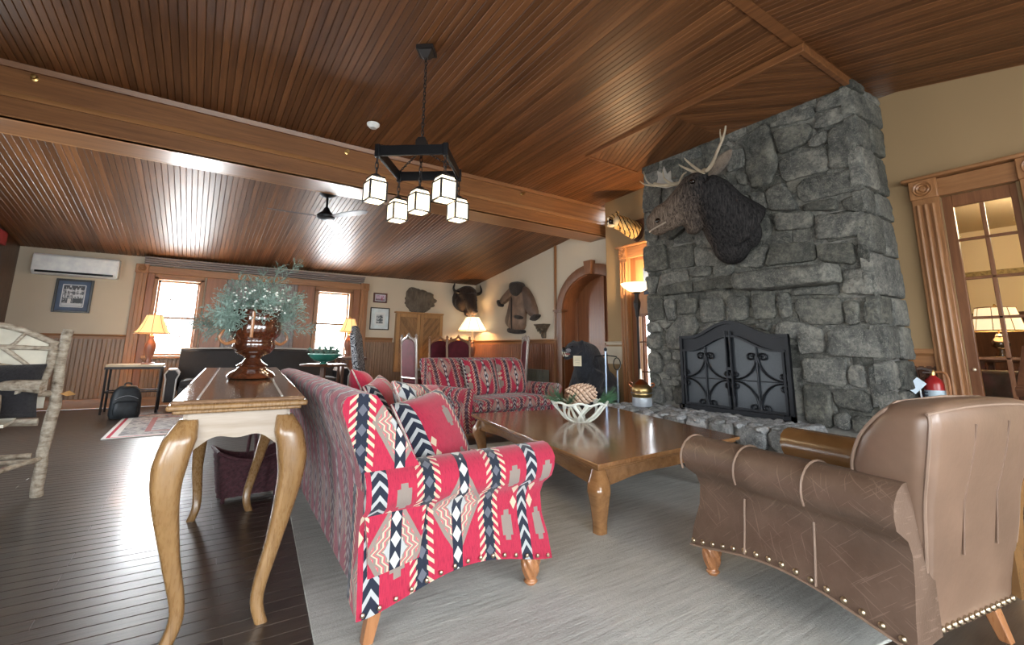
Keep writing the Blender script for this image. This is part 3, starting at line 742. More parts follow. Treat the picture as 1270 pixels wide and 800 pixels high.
# fire screen
fs = thing('fire_screen', 'black wrought iron fire screen with arched top and scrollwork doors on the hearth', 'fire screen', (4.90, 2.99, .39))
W2, ZS, ZA = .635, .84, 1.0
def topz(u): return ZS + (ZA - ZS) * (.5 + .5 * math.cos(PI * min(1, abs(u) / .50))) if abs(u) < .50 else ZS
def scr(poly, a, c): return MB().prism(poly, a, c, Matrix(((0, 0, 1, 0), (1, 0, 0, 0), (0, 1, 0, 0), (0, 0, 0, 1))))
us = [-W2 + 2 * W2 * i / 40 for i in range(41)]
b = MB().loft([[(d, u, topz(u) + o) for d, o in ((-.02, -.02), (.02, -.02), (.02, .014), (-.02, .014))] for u in us])
b.box((0, -W2 + .018, ZS / 2), (.045, .036, ZS)); b.box((0, W2 - .018, ZS / 2), (.045, .036, ZS)); b.box((0, 0, .03), (.045, 2 * W2, .05))
b.obj('outer_frame', M_IRON, fs)
scr([(u, topz(u) - .01) for u in us] + [(u, topz(u) - .15) for u in us[::-1]], .0, .012).obj('arched_head_panel', M_IRON, fs, smooth=False)
MB().loft([[(d - .012, u, topz(u) + o - .155) for d, o in ((-.02, -.012), (.02, -.012), (.02, .012), (-.02, .012))] for u in us[1:-1]]).obj('inner_arch_bar', M_IRON, fs)
M_MESH = plain('dark_screen_mesh', (.032, .038, .045), .38, .2, sc=60)
def spiral(c, r, a0, turns, sg):
    return [(c[0] + sg * r * (1 - .78 * t) * math.cos(a0 + sg * 0 + turns * 2 * PI * t), c[1] + r * (1 - .78 * t) * math.sin(a0 + turns * 2 * PI * t)) for t in [i / 18 for i in range(19)]]
for sd, nm in ((1, 'screen_door'), (-1, 'screen_door')):
    ya, yb = (.015, W2 - .05) if sd == 1 else (-W2 + .05, -.015)
    uu = [ya + (yb - ya) * i / 14 for i in range(15)]
    dr = scr([(u, topz(u) - .165) for u in uu] + [(yb, .06), (ya, .06)], .004, .010).obj(nm, M_MESH, fs, smooth=False)
    f = MB(); xx = -.012
    for u in (ya + .012, yb - .012): f.box((xx, u, (.06 + topz(u) - .17) / 2 + .03), (.024, .024, topz(u) - .17 - .06))
    f.box((xx, (ya + yb) / 2, .072), (.024, yb - ya, .024)); yc = (ya + yb) / 2; zc = .37
    f.obj('door_frame', M_IRON, dr)
    s_ = MB(); rd = .0095
    s_.tube([(xx, yc, .08), (xx, yc, topz(yc) - .17)], rd, 6); s_.tube([(xx, ya + .02, zc), (xx, yb - .02, zc)], .005, 6)
    hw, hh = (yb - ya) / 2 - .03, .30
    for su in (1, -1):
        for sv in (1, -1):
            # one C-scroll per quadrant, curled at both ends
            curve = []
            for i in range(15):
                t = i / 14; a = PI / 2 * t
                curve.append((su * hw * (1 - math.sin(a)) * .96 + su * .012, sv * hh * (1 - math.cos(a)) * .9 + sv * .012))
            q0, q1 = curve[0], curve[-1]
            def curl(cu, cv, r_, a_start, turns): return [(cu + r_ * (1 - .72 * t) * math.cos(a_start + turns * 2 * PI * t), cv + r_ * (1 - .72 * t) * math.sin(a_start + turns * 2 * PI * t)) for t in [k / 16 for k in range(17)]]
            ca = curl(q0[0], q0[1] + sv * .05, .05, -sv * PI / 2, sv * su * 1.2)
            cb = curl(q1[0] + su * .052, q1[1], .052, PI if su == 1 else 0, -sv * su * 1.2)
            pts = ca[::-1] + curve[1:-1] + cb
            top_lim = .52 if sv == 1 else 9
            s_.tube([(xx, yc + p[0], zc + p[1] * (.95 if sv == -1 else .88)) for p in pts], rd, 6)
    s_.obj('scrollwork', M_IRON, dr)
    MB().tube([(-.03, ya + .012 if sd == 1 else yb - .012, .2), (-.03, ya + .012 if sd == 1 else yb - .012, .9)], .011, 8).obj('door_pull_bar', M_IRON, dr)
for zz in (.40, .49): MB().box((-.03, 0, zz), (.03, .07, .03)).obj('latch', M_IRON, fs)
for u in (-W2 + .05, W2 - .05): MB().tube([(.02, u, .01), (-.10, u, .01), (-.13, u, .03), (-.13, u, .06), (-.10, u, .065)], .009, 8).obj('foot', M_IRON, fs)

# ---------------------------------------------------------------- rugs
def rug(name, label, poly, m, z=.012, th=.012):
    return tag(MB().prism(poly, .001, z).obj(name, m, bevel=.003), label, 'rug')
m, nt, b = newmat('grey_rug_wool', .95, spec=.1)
v = coords(nt, 'Object', (1.0, 14, 1), rot=(0, 0, -.35)); n1 = noise(nt, v, 3.0, 6, .7); n2 = noise(nt, coords(nt), 130, 3, .7); n3 = noise(nt, coords(nt), 1.2, 3)
c = ramp(nt, n1 * .55 + n2 * .25 + n3 * .2, [(.30, (.25, .245, .22)), (.5, (.41, .405, .375)), (.70, (.56, .55, .51))])
nt.links.new(c, b.inputs['Base Color']); bump(nt, b, n2 * .7 + n1, .5, .01); M_RUG = m
rug('area_rug', 'large pale grey wool rug under the sofa, coffee table and leather armchair', [(.38, 1.1), (3.62, .62), (4.05, 4.6), (.74, 4.9)], M_RUG)
m, nt, b = newmat('persian_rug', .95, spec=.1)
tc = coords(nt); sp_ = nt.nodes.new('ShaderNodeSeparateXYZ'); nt.links.new(tc, sp_.inputs[0]); gx, gy = X(nt, sp_.outputs[0]), X(nt, sp_.outputs[1])
dx = 1.35 - gx.abs(); dy = 1.05 - gy.abs(); e = dx.mn(dy); nz = noise(nt, tc, 14, 4)
c = mix(nt, nz.gt(.5), (.42, .40, .38), (.28, .26, .26)); c = mix(nt, e.lt(.42), c, (.36, .16, .15)); c = mix(nt, e.lt(.36), c, mix(nt, nz.gt(.52), (.40, .37, .34), (.22, .20, .21)))
c = mix(nt, e.lt(.13), c, (.62, .58, .54)); c = mix(nt, e.lt(.07), c, (.42, .06, .08)); c = mix(nt, e.lt(.035), c, (.60, .58, .55))
med = (gx * gx * 1.2 + gy * gy * 2.2 + nz * .12).lt(.26); c = mix(nt, med, c, (.38, .10, .11)); nt.links.new(c, b.inputs['Base Color'])
o = rug('persian_rug', 'worn red and cream oriental rug in front of the far dark sofa', [(-1.35, -1.05), (1.35, -1.05), (1.35, 1.05), (-1.35, 1.05)], m); o.location = (.55, 8.15, 0)
# ---------------------------------------------------------------- south-western upholstery
def kilim(name, period=.70, vper=.46, hue=1.0, dull=0.0):
    m, nt, b = newmat(name, .88, spec=.15)
    uvn = nt.nodes.new('ShaderNodeTexCoord'); sp = nt.nodes.new('ShaderNodeSeparateXYZ'); nt.links.new(uvn.outputs['UV'], sp.inputs[0])
    nz = noise(nt, uvn.outputs['UV'], 9, 3)
    u = X(nt, sp.outputs[0]) + (nz - .5) * .008; v = X(nt, sp.outputs[1]) + (noise(nt, uvn.outputs['UV'], 11, 2) - .5) * .008
    s = u.mod(period); d = (s - period / 2).abs(); vv = v.mod(vper) - vper / 2; av = vv.abs()
    red, red2 = (.37, .022, .052), (.27, .016, .042); navy = (.016, .020, .034); cream = (.50, .40, .29); taupe = (.22, .18, .155); grey = (.36, .37, .37); pink = (.52, .10, .12)
    st = nt.nodes.new('ShaderNodeTexNoise'); mp = nt.nodes.new('ShaderNodeMapping'); mp.inputs['Scale'].default_value = (120, 6, 1); nt.links.new(uvn.outputs['UV'], mp.inputs[0]); nt.links.new(mp.outputs[0], st.inputs['Vector'])
    c = mix(nt, X(nt, st.outputs[0]).gt(.55), red, red2)
    # stepped taupe ghosts between the stripes
    st_ = ((d - .255).abs() * 70).floor() / 70; av_ = (av * 55).floor() / 55
    g = (st_ * 1.9 + (av_ - .10).abs() ).lt(.062); c = mix(nt, g, c, taupe)
    # medallion around d = 0
    e = d * 1.0 + av * .62
    c = mix(nt, e.lt(.118), c, taupe); q = (e * 46 + (av * 30).pp(.5)).fr()
    c = mix(nt, e.lt(.100) * q.lt(.30), c, cream); c = mix(nt, e.lt(.100) * q.gt(.72), c, pink); c = mix(nt, e.lt(.045), c, grey)
    col = d.lt(.022); c = mix(nt, col, c, navy)
    dia = (d * 1.5 + (vv.mod(.072) - .036).abs()).lt(.030); c = mix(nt, dia * col, c, (.48, .48, .46))
    # feather bands at d = .155
    f = (d - .155).abs(); fe = f.lt(.050) * f.gt(.018); ch = ((v + f * .9) / .032).fr().lt(.45)
    c = mix(nt, f.lt(.026), c, navy); c = mix(nt, fe * f.gt(.026) * ch, c, cream); c = mix(nt, f.gt(.020) * f.lt(.030) * ch, c, cream)
    c = mix(nt, (f * 1.2 + (v.mod(.07) - .035).abs()).lt(.022), c, (.10, .105, .13))
    # narrow diamond stripe at the period edge
    h = (d - period / 2).abs(); hb = h.lt(.030); c = mix(nt, hb, c, navy)
    zz = ((v + h * 1.1) / .05).fr(); c = mix(nt, hb * zz.lt(.38), c, grey)
    hk = (((h - .052) * 1.0).abs() + (av - .03).abs() * .8).lt(.020); c = mix(nt, hk, c, cream)
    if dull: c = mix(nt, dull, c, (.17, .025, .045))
    nt.links.new(c, b.inputs['Base Color']); b.inputs['Sheen Weight'].default_value = .2
    bump(nt, b, X(nt, st.outputs[0]) + noise(nt, uvn.outputs['UV'], 260, 2), .25, .004)
    return m
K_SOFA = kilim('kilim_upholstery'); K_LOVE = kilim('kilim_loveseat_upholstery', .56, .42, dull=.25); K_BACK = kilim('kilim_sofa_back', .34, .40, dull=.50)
M_NAIL = plain('nail_head_metal', (.45, .36, .25), .35, 1.0)

def extr_uv(prof, path_len):
    d = [0]
    for i in range(1, len(prof)): d.append(d[-1] + math.hypot(prof[i][0] - prof[i - 1][0], prof[i][1] - prof[i - 1][1]))
    return d
def cushion(sx, sy, sz, n=16, bulge=.5, uo=(0, 0), edge=.22, us=1.0):
    # pillow: two inflated grids joined at the rim
    b = MB()
    def h(i, j):
        a = abs(2 * i / n - 1); c = abs(2 * j / n - 1)
        return sz / 2 * (edge + (1 - edge) * ((1 - a ** 3.2) * (1 - c ** 3.2)) ** bulge)
    def xy(i, j):
        a = 2 * i / n - 1; c = 2 * j / n - 1; k = 1 - .05 * (1 - abs(c) ** 2) * abs(a) ** 4; k2 = 1 - .05 * (1 - abs(a) ** 2) * abs(c) ** 4
        return a * sx / 2 * k, c * sy / 2 * k2
    V = []; F = []; U = []
    for sd in (1, -1):
        o = len(V)
        for i in range(n + 1):
            for j in range(n + 1):
                x, y = xy(i, j); V.append((x, y, sd * h(i, j)))
        for i in range(n):
            for j in range(n):
                q = [(i, j), (i + 1, j), (i + 1, j + 1), (i, j + 1)]
                if sd == -1: q = q[::-1]
                F.append([o + a * (n + 1) + c for a, c in q]); U.append([(uo[0] + sx * us * (a / n - .5), uo[1] + sy * us * (c / n - .5)) for a, c in q])
    N = (n + 1) ** 2
    rim = [(i, 0) for i in range(n)] + [(n, j) for j in range(n)] + [(n - i, n) for i in range(n)] + [(0, n - j) for j in range(n)]
    for k in range(len(rim)):
        a = rim[k]; c = rim[(k + 1) % len(rim)]; ia = a[0] * (n + 1) + a[1]; ic = c[0] * (n + 1) + c[1]
        F.append([ia, N + ia, N + ic, ic]); dz_ = sz * edge; q_ = lambda p, e: (uo[0] + sx * us * (p[0] / n - .5) + (0 if 0 < p[0] < n or p[1] in (0, n) and 0 < p[0] < n else (e if p[0] == n else -e) * (p[1] not in (0, n))), uo[1] + sy * us * (p[1] / n - .5) + (e if p[1] == n else -e if p[1] == 0 else 0)); U.append([q_(a, 0), q_(a, dz_), q_(c, dz_), q_(c, 0)])
    return b.add(V, F, U)

def turned_leg(par, x, y, h, r=.038, mt=None, nm='leg'):
    b = MB(); prof = [(.55, 0), (.6, .10), (.85, .14), (.9, .18), (.62, .22), (.95, .42), (1.12, .62), (1.1, .80), (.85, 1.0)]
    n = 42; rings = []
    N = 30
    for i in range(N + 1):
        t = i / N
        for k in range(len(prof) - 1):
            if prof[k][1] <= t <= prof[k + 1][1]:
                a = (t - prof[k][1]) / (prof[k + 1][1] - prof[k][1]); rr = prof[k][0] + (prof[k + 1][0] - prof[k][0]) * a; break
        ring = []
        for j in range(n):
            th = 2 * PI * j / n; fl = .13 * math.sin(th * 7 + t * 14) if t > .26 else 0
            ring.append((x + r * rr * (1 + fl) * math.cos(th), y + r * rr * (1 + fl) * math.sin(th), t * h))
        rings.append(ring)
    return b.loft(rings).obj(nm, mt or W_LEG, par, angle=80)
def square_leg(par, x, y, h, s=.05, dy=0, mt=None):
    b = MB().loft([[(x + a * s * .35, y + dy + c * s * .35, 0) for a, c in ((-1, -1), (1, -1), (1, 1), (-1, 1))], [(x + a * s * .5, y + c * s * .5, h) for a, c in ((-1, -1), (1, -1), (1, 1), (-1, 1))]])
    return b.obj('leg', mt or W_LEG, par, bevel=.003)

def sofa_arm(par, side, L, D, m, zt=.62, yb=.36, yf=-.47, rr=.10, hem=lambda y: .14, name='arm', v_off=0, ribs=False, nf=22):
    # side = -1 / +1 : outer face at x = side * L / 2; profile runs from the hem up the outside, over the roll and down inside
    xo = side * L / 2; zc = zt - rr
    prof = [(0, 0.0), (.012, .30), (.030, .55), (.038, .80), (.022, .93)]          # inset, fraction of the height to the roll
    def section(y):
        hz = hem(y); P = []
        for ins, f in prof: P.append((xo - side * (ins + .02), hz + (zc - .05 - hz) * f))
        for a in range(200, -31, -23): P.append((xo - side * (.085 + rr * math.cos(math.radians(a))), zc + rr * math.sin(math.radians(a))))
        P.append((xo - side * .17, zc - .12)); P.append((xo - side * .17, hz + .02))
        return P
    ys = [yb + (yf - yb) * i / nf for i in range(nf + 1)]
    rings = []; 
    for i, y in enumerate(ys):
        P = section(y); t = max(0, (yf + .10 - y) / .10) if yf < yb else 0
        rings.append([(p[0], y, p[1]) for p in P])
    # bow the front edge: lean back under the roll, forward at the roll and hem
    for i in range(len(rings)):
        k = (i / nf) ** 6
        rings[i] = [(p[0], p[1] + k * .045 * max(0, math.sin(PI * min(1, max(0, (p[2] - .18) / (zt - .24))))) , p[2]) for p in rings[i]]
    sec = section(0); dd = extr_uv(sec, 0); n = len(sec)
    def uv(i, j): return (ys[i] - yb + .05, v_off + (dd[j] if j < n else dd[-1] + .3))
    b = MB().loft(rings, True, True, uv=uv, capuv=lambda p: (p[0] * 1.0 + .35 - xo, p[2]), flip=(side == 1))
    return b.obj(name, m, par, angle=60)

def make_sofa(root, L, D, m, mback, back_h, seat_n, m_pat_off=0, zt=.62, leg_rear_h=.14, wingtop=.36):
    yb = D / 2 - .10; yf = -D / 2 + .02
    hem = lambda y: .125 + .075 * math.sin(PI * min(1, max(0, (y - yf) / (yb - yf)))) ** 1.5
    for sd in (-1, 1):
        a = sofa_arm(root, sd, L, D, m, zt, yb + .02, yf, hem=hem)
        # nail heads along the hem and a fringe piping
        b = MB(); n = 15
        for k in range(n):
            y = yf + .03 + (yb - yf - .03) * k / (n - 1); b.ell((sd * (L / 2 - .012), y, hem(y) + .018), (.007, .009, .009), 8, 5)
        o = b.obj('nail_heads', M_NAIL, a); o['kind'] = 'stuff'
    # back: profile in YZ extruded along X
    zt_b = back_h
    rear = [(yb - .02, .13), (yb - .01, .35), (yb + .03, .6), (yb + .115, zt_b - .05)]
    top = [(yb + .115, zt_b - .02), (yb + .10, zt_b), (yb + .05, zt_b + .012), (yb - .01, zt_b)]
    front = [(yb - .09, zt_b - .10), (yb - .20, .60), (yb - .235, .45), (yb - .20, .16)]
    P = rear + top + front; dd = extr_uv(P, 0); nx = 12
    xs = [-L / 2 + .035 + (L - .07) * i / nx for i in range(nx + 1)]
    rings = [[(x, y, z) for y, z in P] for x in xs]
    def uv(i, j): return (xs[i] + L / 2, dd[j] if j < len(dd) else dd[-1] + .3)
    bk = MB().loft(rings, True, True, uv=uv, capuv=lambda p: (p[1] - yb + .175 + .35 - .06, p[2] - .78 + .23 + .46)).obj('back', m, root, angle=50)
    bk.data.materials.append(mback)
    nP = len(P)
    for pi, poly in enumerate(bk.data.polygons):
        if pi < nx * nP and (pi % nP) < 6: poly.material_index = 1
    # seat deck and cushions
    MB().loft([[(x, yf + .05, z) for x, z in ((-L / 2 + .14, .17), (L / 2 - .14, .17), (L / 2 - .14, .33), (-L / 2 + .14, .33))], [(x, yb - .15, z) for x, z in ((-L / 2 + .14, .17), (L / 2 - .14, .17), (L / 2 - .14, .33), (-L / 2 + .14, .33))]],
              uv=lambda i, j: (j * L * .25, i * D), capuv=lambda p: (p[0] + L, p[2])).obj('seat_deck', m, root, bevel=.02)
    cw = (L - .36) / seat_n
    for k in range(seat_n):
        xc = -L / 2 + .18 + cw * (k + .5)
        c = cushion(cw, D - .30, .17, 14, .35, (xc + L, .2), .55).obj('seat_cushion', m, root, angle=70); c.location = (xc, (yf + yb - .17) / 2 - .01, .40)
    for x in (-L / 2 + .09, L / 2 - .09):
        turned_leg(root, x, yf + .075, .15); square_leg(root, x, yb - .07, leg_rear_h + .02, .055, .03)
    b = MB()
    for k in range(int(L / .07)): b.ell((-L / 2 + .05 + k * .07, yf + .045, .19), (.009, .007, .009), 8, 5)
    return bk

def pillow(name, label, loc, size, normal, roll, m, group, uo=(0, 0), th=.17):
    n = Vector(normal).normalized(); up = Vector((0, 0, 1)); xa = up.cross(n).normalized(); ya = n.cross(xa)
    Rm = Matrix((xa, ya, n)).transposed() @ Matrix.Rotation(roll, 3, 'Z')
    o = cushion(size[0], size[1], th, 16, .55, uo, .10).obj(name, m, None, angle=80)
    o.location = loc; o.rotation_euler = Rm.to_euler()
    tag(o, label, 'pillow', group)
    rim = []
    sx, sy = size[0] / 2 * .985, size[1] / 2 * .985
    for a, c in ((-1, -1), (1, -1), (1, 1), (-1, 1)):
        rim.append((a * sx, c * sy, 0))
    P = []
    for i in range(4):
        for t in range(8): P.append(tuple(Vector(rim[i]).lerp(Vector(rim[(i + 1) % 4]), t / 8)))
    P = [(p[0] * (1 - .045 * (1 - (p[1] / sy) ** 2)), p[1] * (1 - .045 * (1 - (p[0] / sx) ** 2)), 0) for p in P]
    MB().tube(P + [P[0]], .007, 6, cap=False).obj('piping', M_PIPE, o)
    return o
M_PIPE = plain('piping_cord', (.45, .40, .36), .8, var=.6, sc=40)

sofa = thing('kilim_sofa', 'long red south-western patterned sofa in the foreground with its back to the console table', 'sofa', (1.02, 3.01, 0), math.radians(92.5))
make_sofa(sofa, 2.48, .99, K_SOFA, K_BACK, .875, 3)
def skew_along(root, k):            # the long side runs slightly askew of the arms
    for ch in root.children_recursive:
        ch.location.y -= k * ch.location.x
        for v_ in ch.data.vertices: v_.co.y -= k * v_.co.x
skew_along(sofa, .088)
love = thing('kilim_loveseat', 'red south-western patterned loveseat facing the camera beyond the coffee table', 'loveseat', (3.26, 5.32, 0), math.radians(11))
make_sofa(love, 1.72, .95, K_LOVE, K_LOVE, .93, 1)
G = 'cushions on the long patterned sofa'
K_PIL = kilim('kilim_pillow_cloth', 1.0, .5)
pillow('throw_pillow', 'red pillow nearest the camera, propped against the near arm of the long sofa', (1.00, 2.17, .635), (.44, .42), (.50, -.74, .46), .10, K_PIL, G, (.19, .30))
pillow('throw_pillow', 'second red pillow from the near arm of the long sofa, peeking over the first', (1.10, 2.46, .655), (.48, .46), (.58, -.66, .46), -.12, K_PIL, G, (.70, .1))
pillow('throw_pillow', 'third red pillow along the long sofa, slumped at mid back', (1.02, 2.92, .66), (.46, .44), (.75, -.45, .46), .1, K_PIL, G, (.2, 0))
pillow('throw_pillow', 'red pillow farthest along the long sofa, beside its far arm', (1.10, 3.55, .68), (.48, .46), (.80, -.3, .45), -.1, K_PIL, G, (.33, .1))
G = 'back pillows on the loveseat'
K_PL2 = kilim('kilim_loveseat_pillow', .60, .60, dull=.12)
pillow('back_pillow', 'left of the two medallion pillows on the loveseat', (3.14, 5.42, .69), (.56, .50), (.19, -.92, .30), .03, K_PL2, G, (.30, .30), .2)
pillow('back_pillow', 'right of the two medallion pillows on the loveseat', (3.68, 5.52, .69), (.52, .50), (.19, -.92, .30), -.04, K_PL2, G, (.30, .30), .2)

# ---------------------------------------------------------------- leather armchair
m, nt, b = newmat('worn_brown_leather', .42, spec=.5)
v = coords(nt); n1 = noise(nt, v, 5, 6, .65); n2 = noise(nt, v, 160, 2)
sc = None
for ang, ss in ((.5, 9), (-.7, 11), (1.2, 7)):
    mp0 = nt.nodes.new('ShaderNodeMapping'); nt.links.new(coords(nt), mp0.inputs[0]); mp0.inputs['Rotation'].default_value = (ang, 0, 0); mp1 = nt.nodes.new('ShaderNodeMapping'); nt.links.new(mp0.outputs[0], mp1.inputs[0]); mp1.inputs['Scale'].default_value = (4, 1.6, 60); vm = mp1.outputs[0]; q = noise(nt, vm, ss * .3, 2, .5).gt(.67); sc = q if sc is None else sc.mx(q)
c = ramp(nt, n1, [(.3, (.078, .047, .031)), (.7, (.135, .084, .058))]); c = mix(nt, sc * .20, c, (.36, .25, .19)); nt.links.new(c, b.inputs['Base Color'])
lnk(nt, n1 * .3 + .28, b.inputs['Roughness']); bump(nt, b, n2 * .5 + n1, .2, .006); M_LEATH = m
M_LEATHLIT = plain('lit_brown_leather', (.155, .095, .064), .36, var=.2, sc=4, bs=.1)  # lighter copy of the chair leather, light on the back painted in
M_LEATH3 = plain('shiny_olive_leather', (.14, .07, .025), .24, var=.25, sc=5, bs=.1)
M_SEAM = plain('pale_seam_piping', (.21, .14, .10), .5)
ac = thing('leather_armchair', 'worn brown leather club armchair with rolled arms at right, back to the camera', 'armchair', (2.45, 1.03, 0), math.radians(171))
AW, AD = .90, 1.02; ayb, ayf = .40, -.46
hem2 = lambda y: .135 + .07 * math.sin(PI * min(1, max(0, (y - ayf) / (ayb + .08 - ayf)))) ** 1.3
# after the half turn the arm nearest the camera is the one at local +x
for sd in (1, -1):
    a = sofa_arm(ac, sd, AW, AD, M_LEATH if sd == 1 else M_LEATH3, .635, ayb + .06, ayf, rr=.105, hem=hem2)
    xo = sd * AW / 2
    if sd == 1:
        for fy in (.34, .67):
            y = ayf + (ayb + .06 - ayf) * fy; P = [(xo - .012, y, hem2(y) + .01), (xo - .024, y, .30), (xo - .036, y, .42)]
            MB().tube(P, .0045, 6).obj('seam', M_SEAM, a)
            MB().tube([(xo - .085 - .109 * math.cos(math.radians(an)), y, .53 + .109 * math.sin(math.radians(an))) for an in range(205, -20, -15)], .0045, 6).obj('seam', M_SEAM, a)
        b = MB(); n = 17
        for k in range(n):
            y = ayf + .02 + (ayb + .06 - ayf) * k / (n - 1); b.ell((xo - .018, y, hem2(y) + .020), (.009, .012, .012), 10, 6)
        o = b.obj('nail_heads', M_NAIL, a); o['kind'] = 'stuff'
        MB().tube([(xo - .017, ayf + (ayb + .06 - ayf) * k / 16, hem2(ayf + (ayb + .06 - ayf) * k / 16)) for k in range(17)], .005, 6).obj('hem_piping', M_SEAM, a)
        P = [(xo - .085 - .105 * math.cos(math.radians(an)), ayf + .004, .53 + .105 * math.sin(math.radians(an))) for an in range(205, -20, -15)]
        MB().tube(P, .0055, 6).obj('front_piping', M_SEAM, a)
# back: lofted blocks from the bottom up, narrower at the base, domed on top
def bring(z, w, y0, y1, r=.06, dome=0):
    P = []
    for cx, cy, a0 in ((w - r, y1 - r, 0), (-w + r, y1 - r, 90), (-w + r, y0 + r, 180), (w - r, y0 + r, 270)):
        for k in range(5):
            a = math.radians(a0 + 22.5 * k); P.append((cx + r * math.cos(a), cy + r * math.sin(a), z))
    return P
BR = [(.135, .30, .34, .43, .03), (.22, .31, .34, .44, .03), (.40, .335, .31, .475, .04), (.56, .355, .27, .50, .05), (.66, .38, .275, .53, .06), (.76, .395, .32, .555, .06), (.83, .392, .375, .565, .06), (.86, .385, .41, .56, .05)]
rings = [bring(*q) for q in BR]
def shr(R, s, dz): 
    cx = sum(p[0] for p in R) / len(R); cy = sum(p[1] for p in R) / len(R)
    return [(cx + (p[0] - cx) * s, cy + (p[1] - cy) * s, p[2] + dz) for p in R]
rings += [shr(rings[-1], .93, .018), shr(rings[-1], .75, .030), shr(rings[-1], .35, .036)]
bk = MB().loft(rings).obj('back', M_LEATHLIT, ac, angle=60)
for sg in (1, -1):
    P = [(sg * (q[1] - q[4] * .3), q[3] - q[4] * .28, q[0]) for q in BR]
    MB().tube(smoothpts(P, 4), .006, 6).obj('back_piping', M_SEAM, bk)
    P = [(sg * (q[1] - q[4] * .25), q[2] + q[4] * .25, q[0]) for q in BR[3:]]
    MB().tube(smoothpts(P, 4) + [(sg * .30, .425, .885), (0, .43, .895)], .006, 6).obj('back_piping', M_SEAM, bk)
MB().tube([(x, .555 - .00, .862 + .016 * (1 - abs(x / .4) ** 2)) for x in [-.40 + .08 * k for k in range(11)]], .005, 6).obj('back_piping', M_SEAM, bk)
b = MB()
for k in range(15): b.ell((-.27 + .54 * k / 14, .438, .155), (.012, .009, .012), 10, 6)
o = b.obj('nail_heads', M_NAIL, bk); o['kind'] = 'stuff'
for x in (-.12, .12): MB().tube([(x, .478, .38), (x * .98, .50, .56), (x, .545, .72), (x, .566, .82)], .004, 6).obj('seam', M_LEATHLIT, bk)
MB().loft([[(x, -.46, z) for x, z in ((-.30, .17), (.30, .17), (.30, .33), (-.30, .33))], [(x, .30, z) for x, z in ((-.30, .17), (.30, .17), (.30, .33), (-.30, .33))]]).obj('seat_deck', M_LEATH, ac, bevel=.02)
c = cushion(.58, .76, .17, 12, .35, edge=.55).obj('seat_cushion', M_LEATHLIT, ac, angle=70); c.location = (0, -.12, .40)
for x in (-AW / 2 + .09, AW / 2 - .09): turned_leg(ac, x, ayf + .06, .16, .036)
for x in (-.25, .25): square_leg(ac, x, .36, .15, .05, .05)

# ---------------------------------------------------------------- cabriole tables
def cabriole(par, path, radii, m, name='leg', sx=1.0):
    P = smoothpts(path, 5); R = []
    for i in range(len(P)):
        t = i / (len(P) - 1) * (len(radii) - 1); k = min(int(t), len(radii) - 2); R.append(radii[k] + (radii[k + 1] - radii[k]) * (t - k))
    b = MB(); rings = []
    for p, r in zip(P, R):
        q = chaikin([(-r, -r), (r, -r), (r, r), (-r, r)], 2, .2)
        rings.append([(p.x + a, p.y + c, p.z) for a, c in q])
    return b.loft(rings, flip=True).obj(name, m, par, angle=50)
cons = thing('console_table', 'narrow wooden console table with scalloped apron behind the long red sofa', 'table', (0, 0, 0))
CT = [(-.075, 2.13), (.405, 2.13), (.515, 3.90), (.045, 3.90)]
def czt(y): return .815 + (y - 2.13) * .031
def slab(poly, dz0, dz1): return MB().loft([[(x, y, czt(y) + dz0) for x, y in poly], [(x, y, czt(y) + dz1) for x, y in poly]])
def inset(poly, d):
    cx = sum(p[0] for p in poly) / 4; cy = sum(p[1] for p in poly) / 4
    return [(x + (d if x < cx else -d), y + (d if y < cy else -d)) for x, y in poly]
slab(CT, 0, .022).obj('top_edge', W_CONS, cons, bevel=.007)
slab(inset(CT, .012), .020, .036).obj('table_top', W_CONTOP, cons, bevel=.006)
slab(inset(CT, .02), -.014, .002).obj('edge_moulding', W_CONS, cons, bevel=.005)
for t in (.17, .83):
    a = [CT[0][0] + .02 + (CT[1][0] - CT[0][0] - .04) * t, CT[3][0] + .02 + (CT[2][0] - CT[3][0] - .04) * t]
    MB().loft([[(a[0] - .004, 2.17, czt(2.17) + .0345), (a[0] + .004, 2.17, czt(2.17) + .0345), (a[0] + .004, 2.17, czt(2.17) + .038), (a[0] - .004, 2.17, czt(2.17) + .038)],
               [(a[1] - .004, 3.86, czt(3.86) + .0345), (a[1] + .004, 3.86, czt(3.86) + .0345), (a[1] + .004, 3.86, czt(3.86) + .038), (a[1] - .004, 3.86, czt(3.86) + .038)]]).obj('inlay_line', M_BLACKEDGE, cons, smooth=False)
# apron boards with scalloped lower edge
def apron(p, q, h, par, m, amp=.035, th=.03, z0=None, nm='apron', n=24, zt=None, knee=.0):
    P = Vector((p[0], p[1], 0)); Q = Vector((q[0], q[1], 0)); d = (Q - P).normalized(); nn = Vector((-d.y, d.x, 0)) * th / 2; rings = []
    for i in range(n + 1):
        t = i / n; c = P.lerp(Q, t); top = zt(c.y) if callable(zt) else zt
        e = h - amp * (.5 - .5 * math.cos(4 * PI * t)) * .55 - amp * .9 * math.sin(PI * t) ** 2
        rings.append([c - nn + Vector((0, 0, top - e)), c + nn + Vector((0, 0, top - e)), c + nn + Vector((0, 0, top)), c - nn + Vector((0, 0, top))])
    return MB().loft(rings).obj(nm, m, par, smooth=False)
CI = [(-.005, 2.20), (.335, 2.20), (.445, 3.83), (.115, 3.83)]
for i in range(4):
    p, q = CI[i], CI[(i + 1) % 4]
    apron(p, q, .150, cons, W_APRON, .05, .028, zt=lambda y: czt(y) - .012)
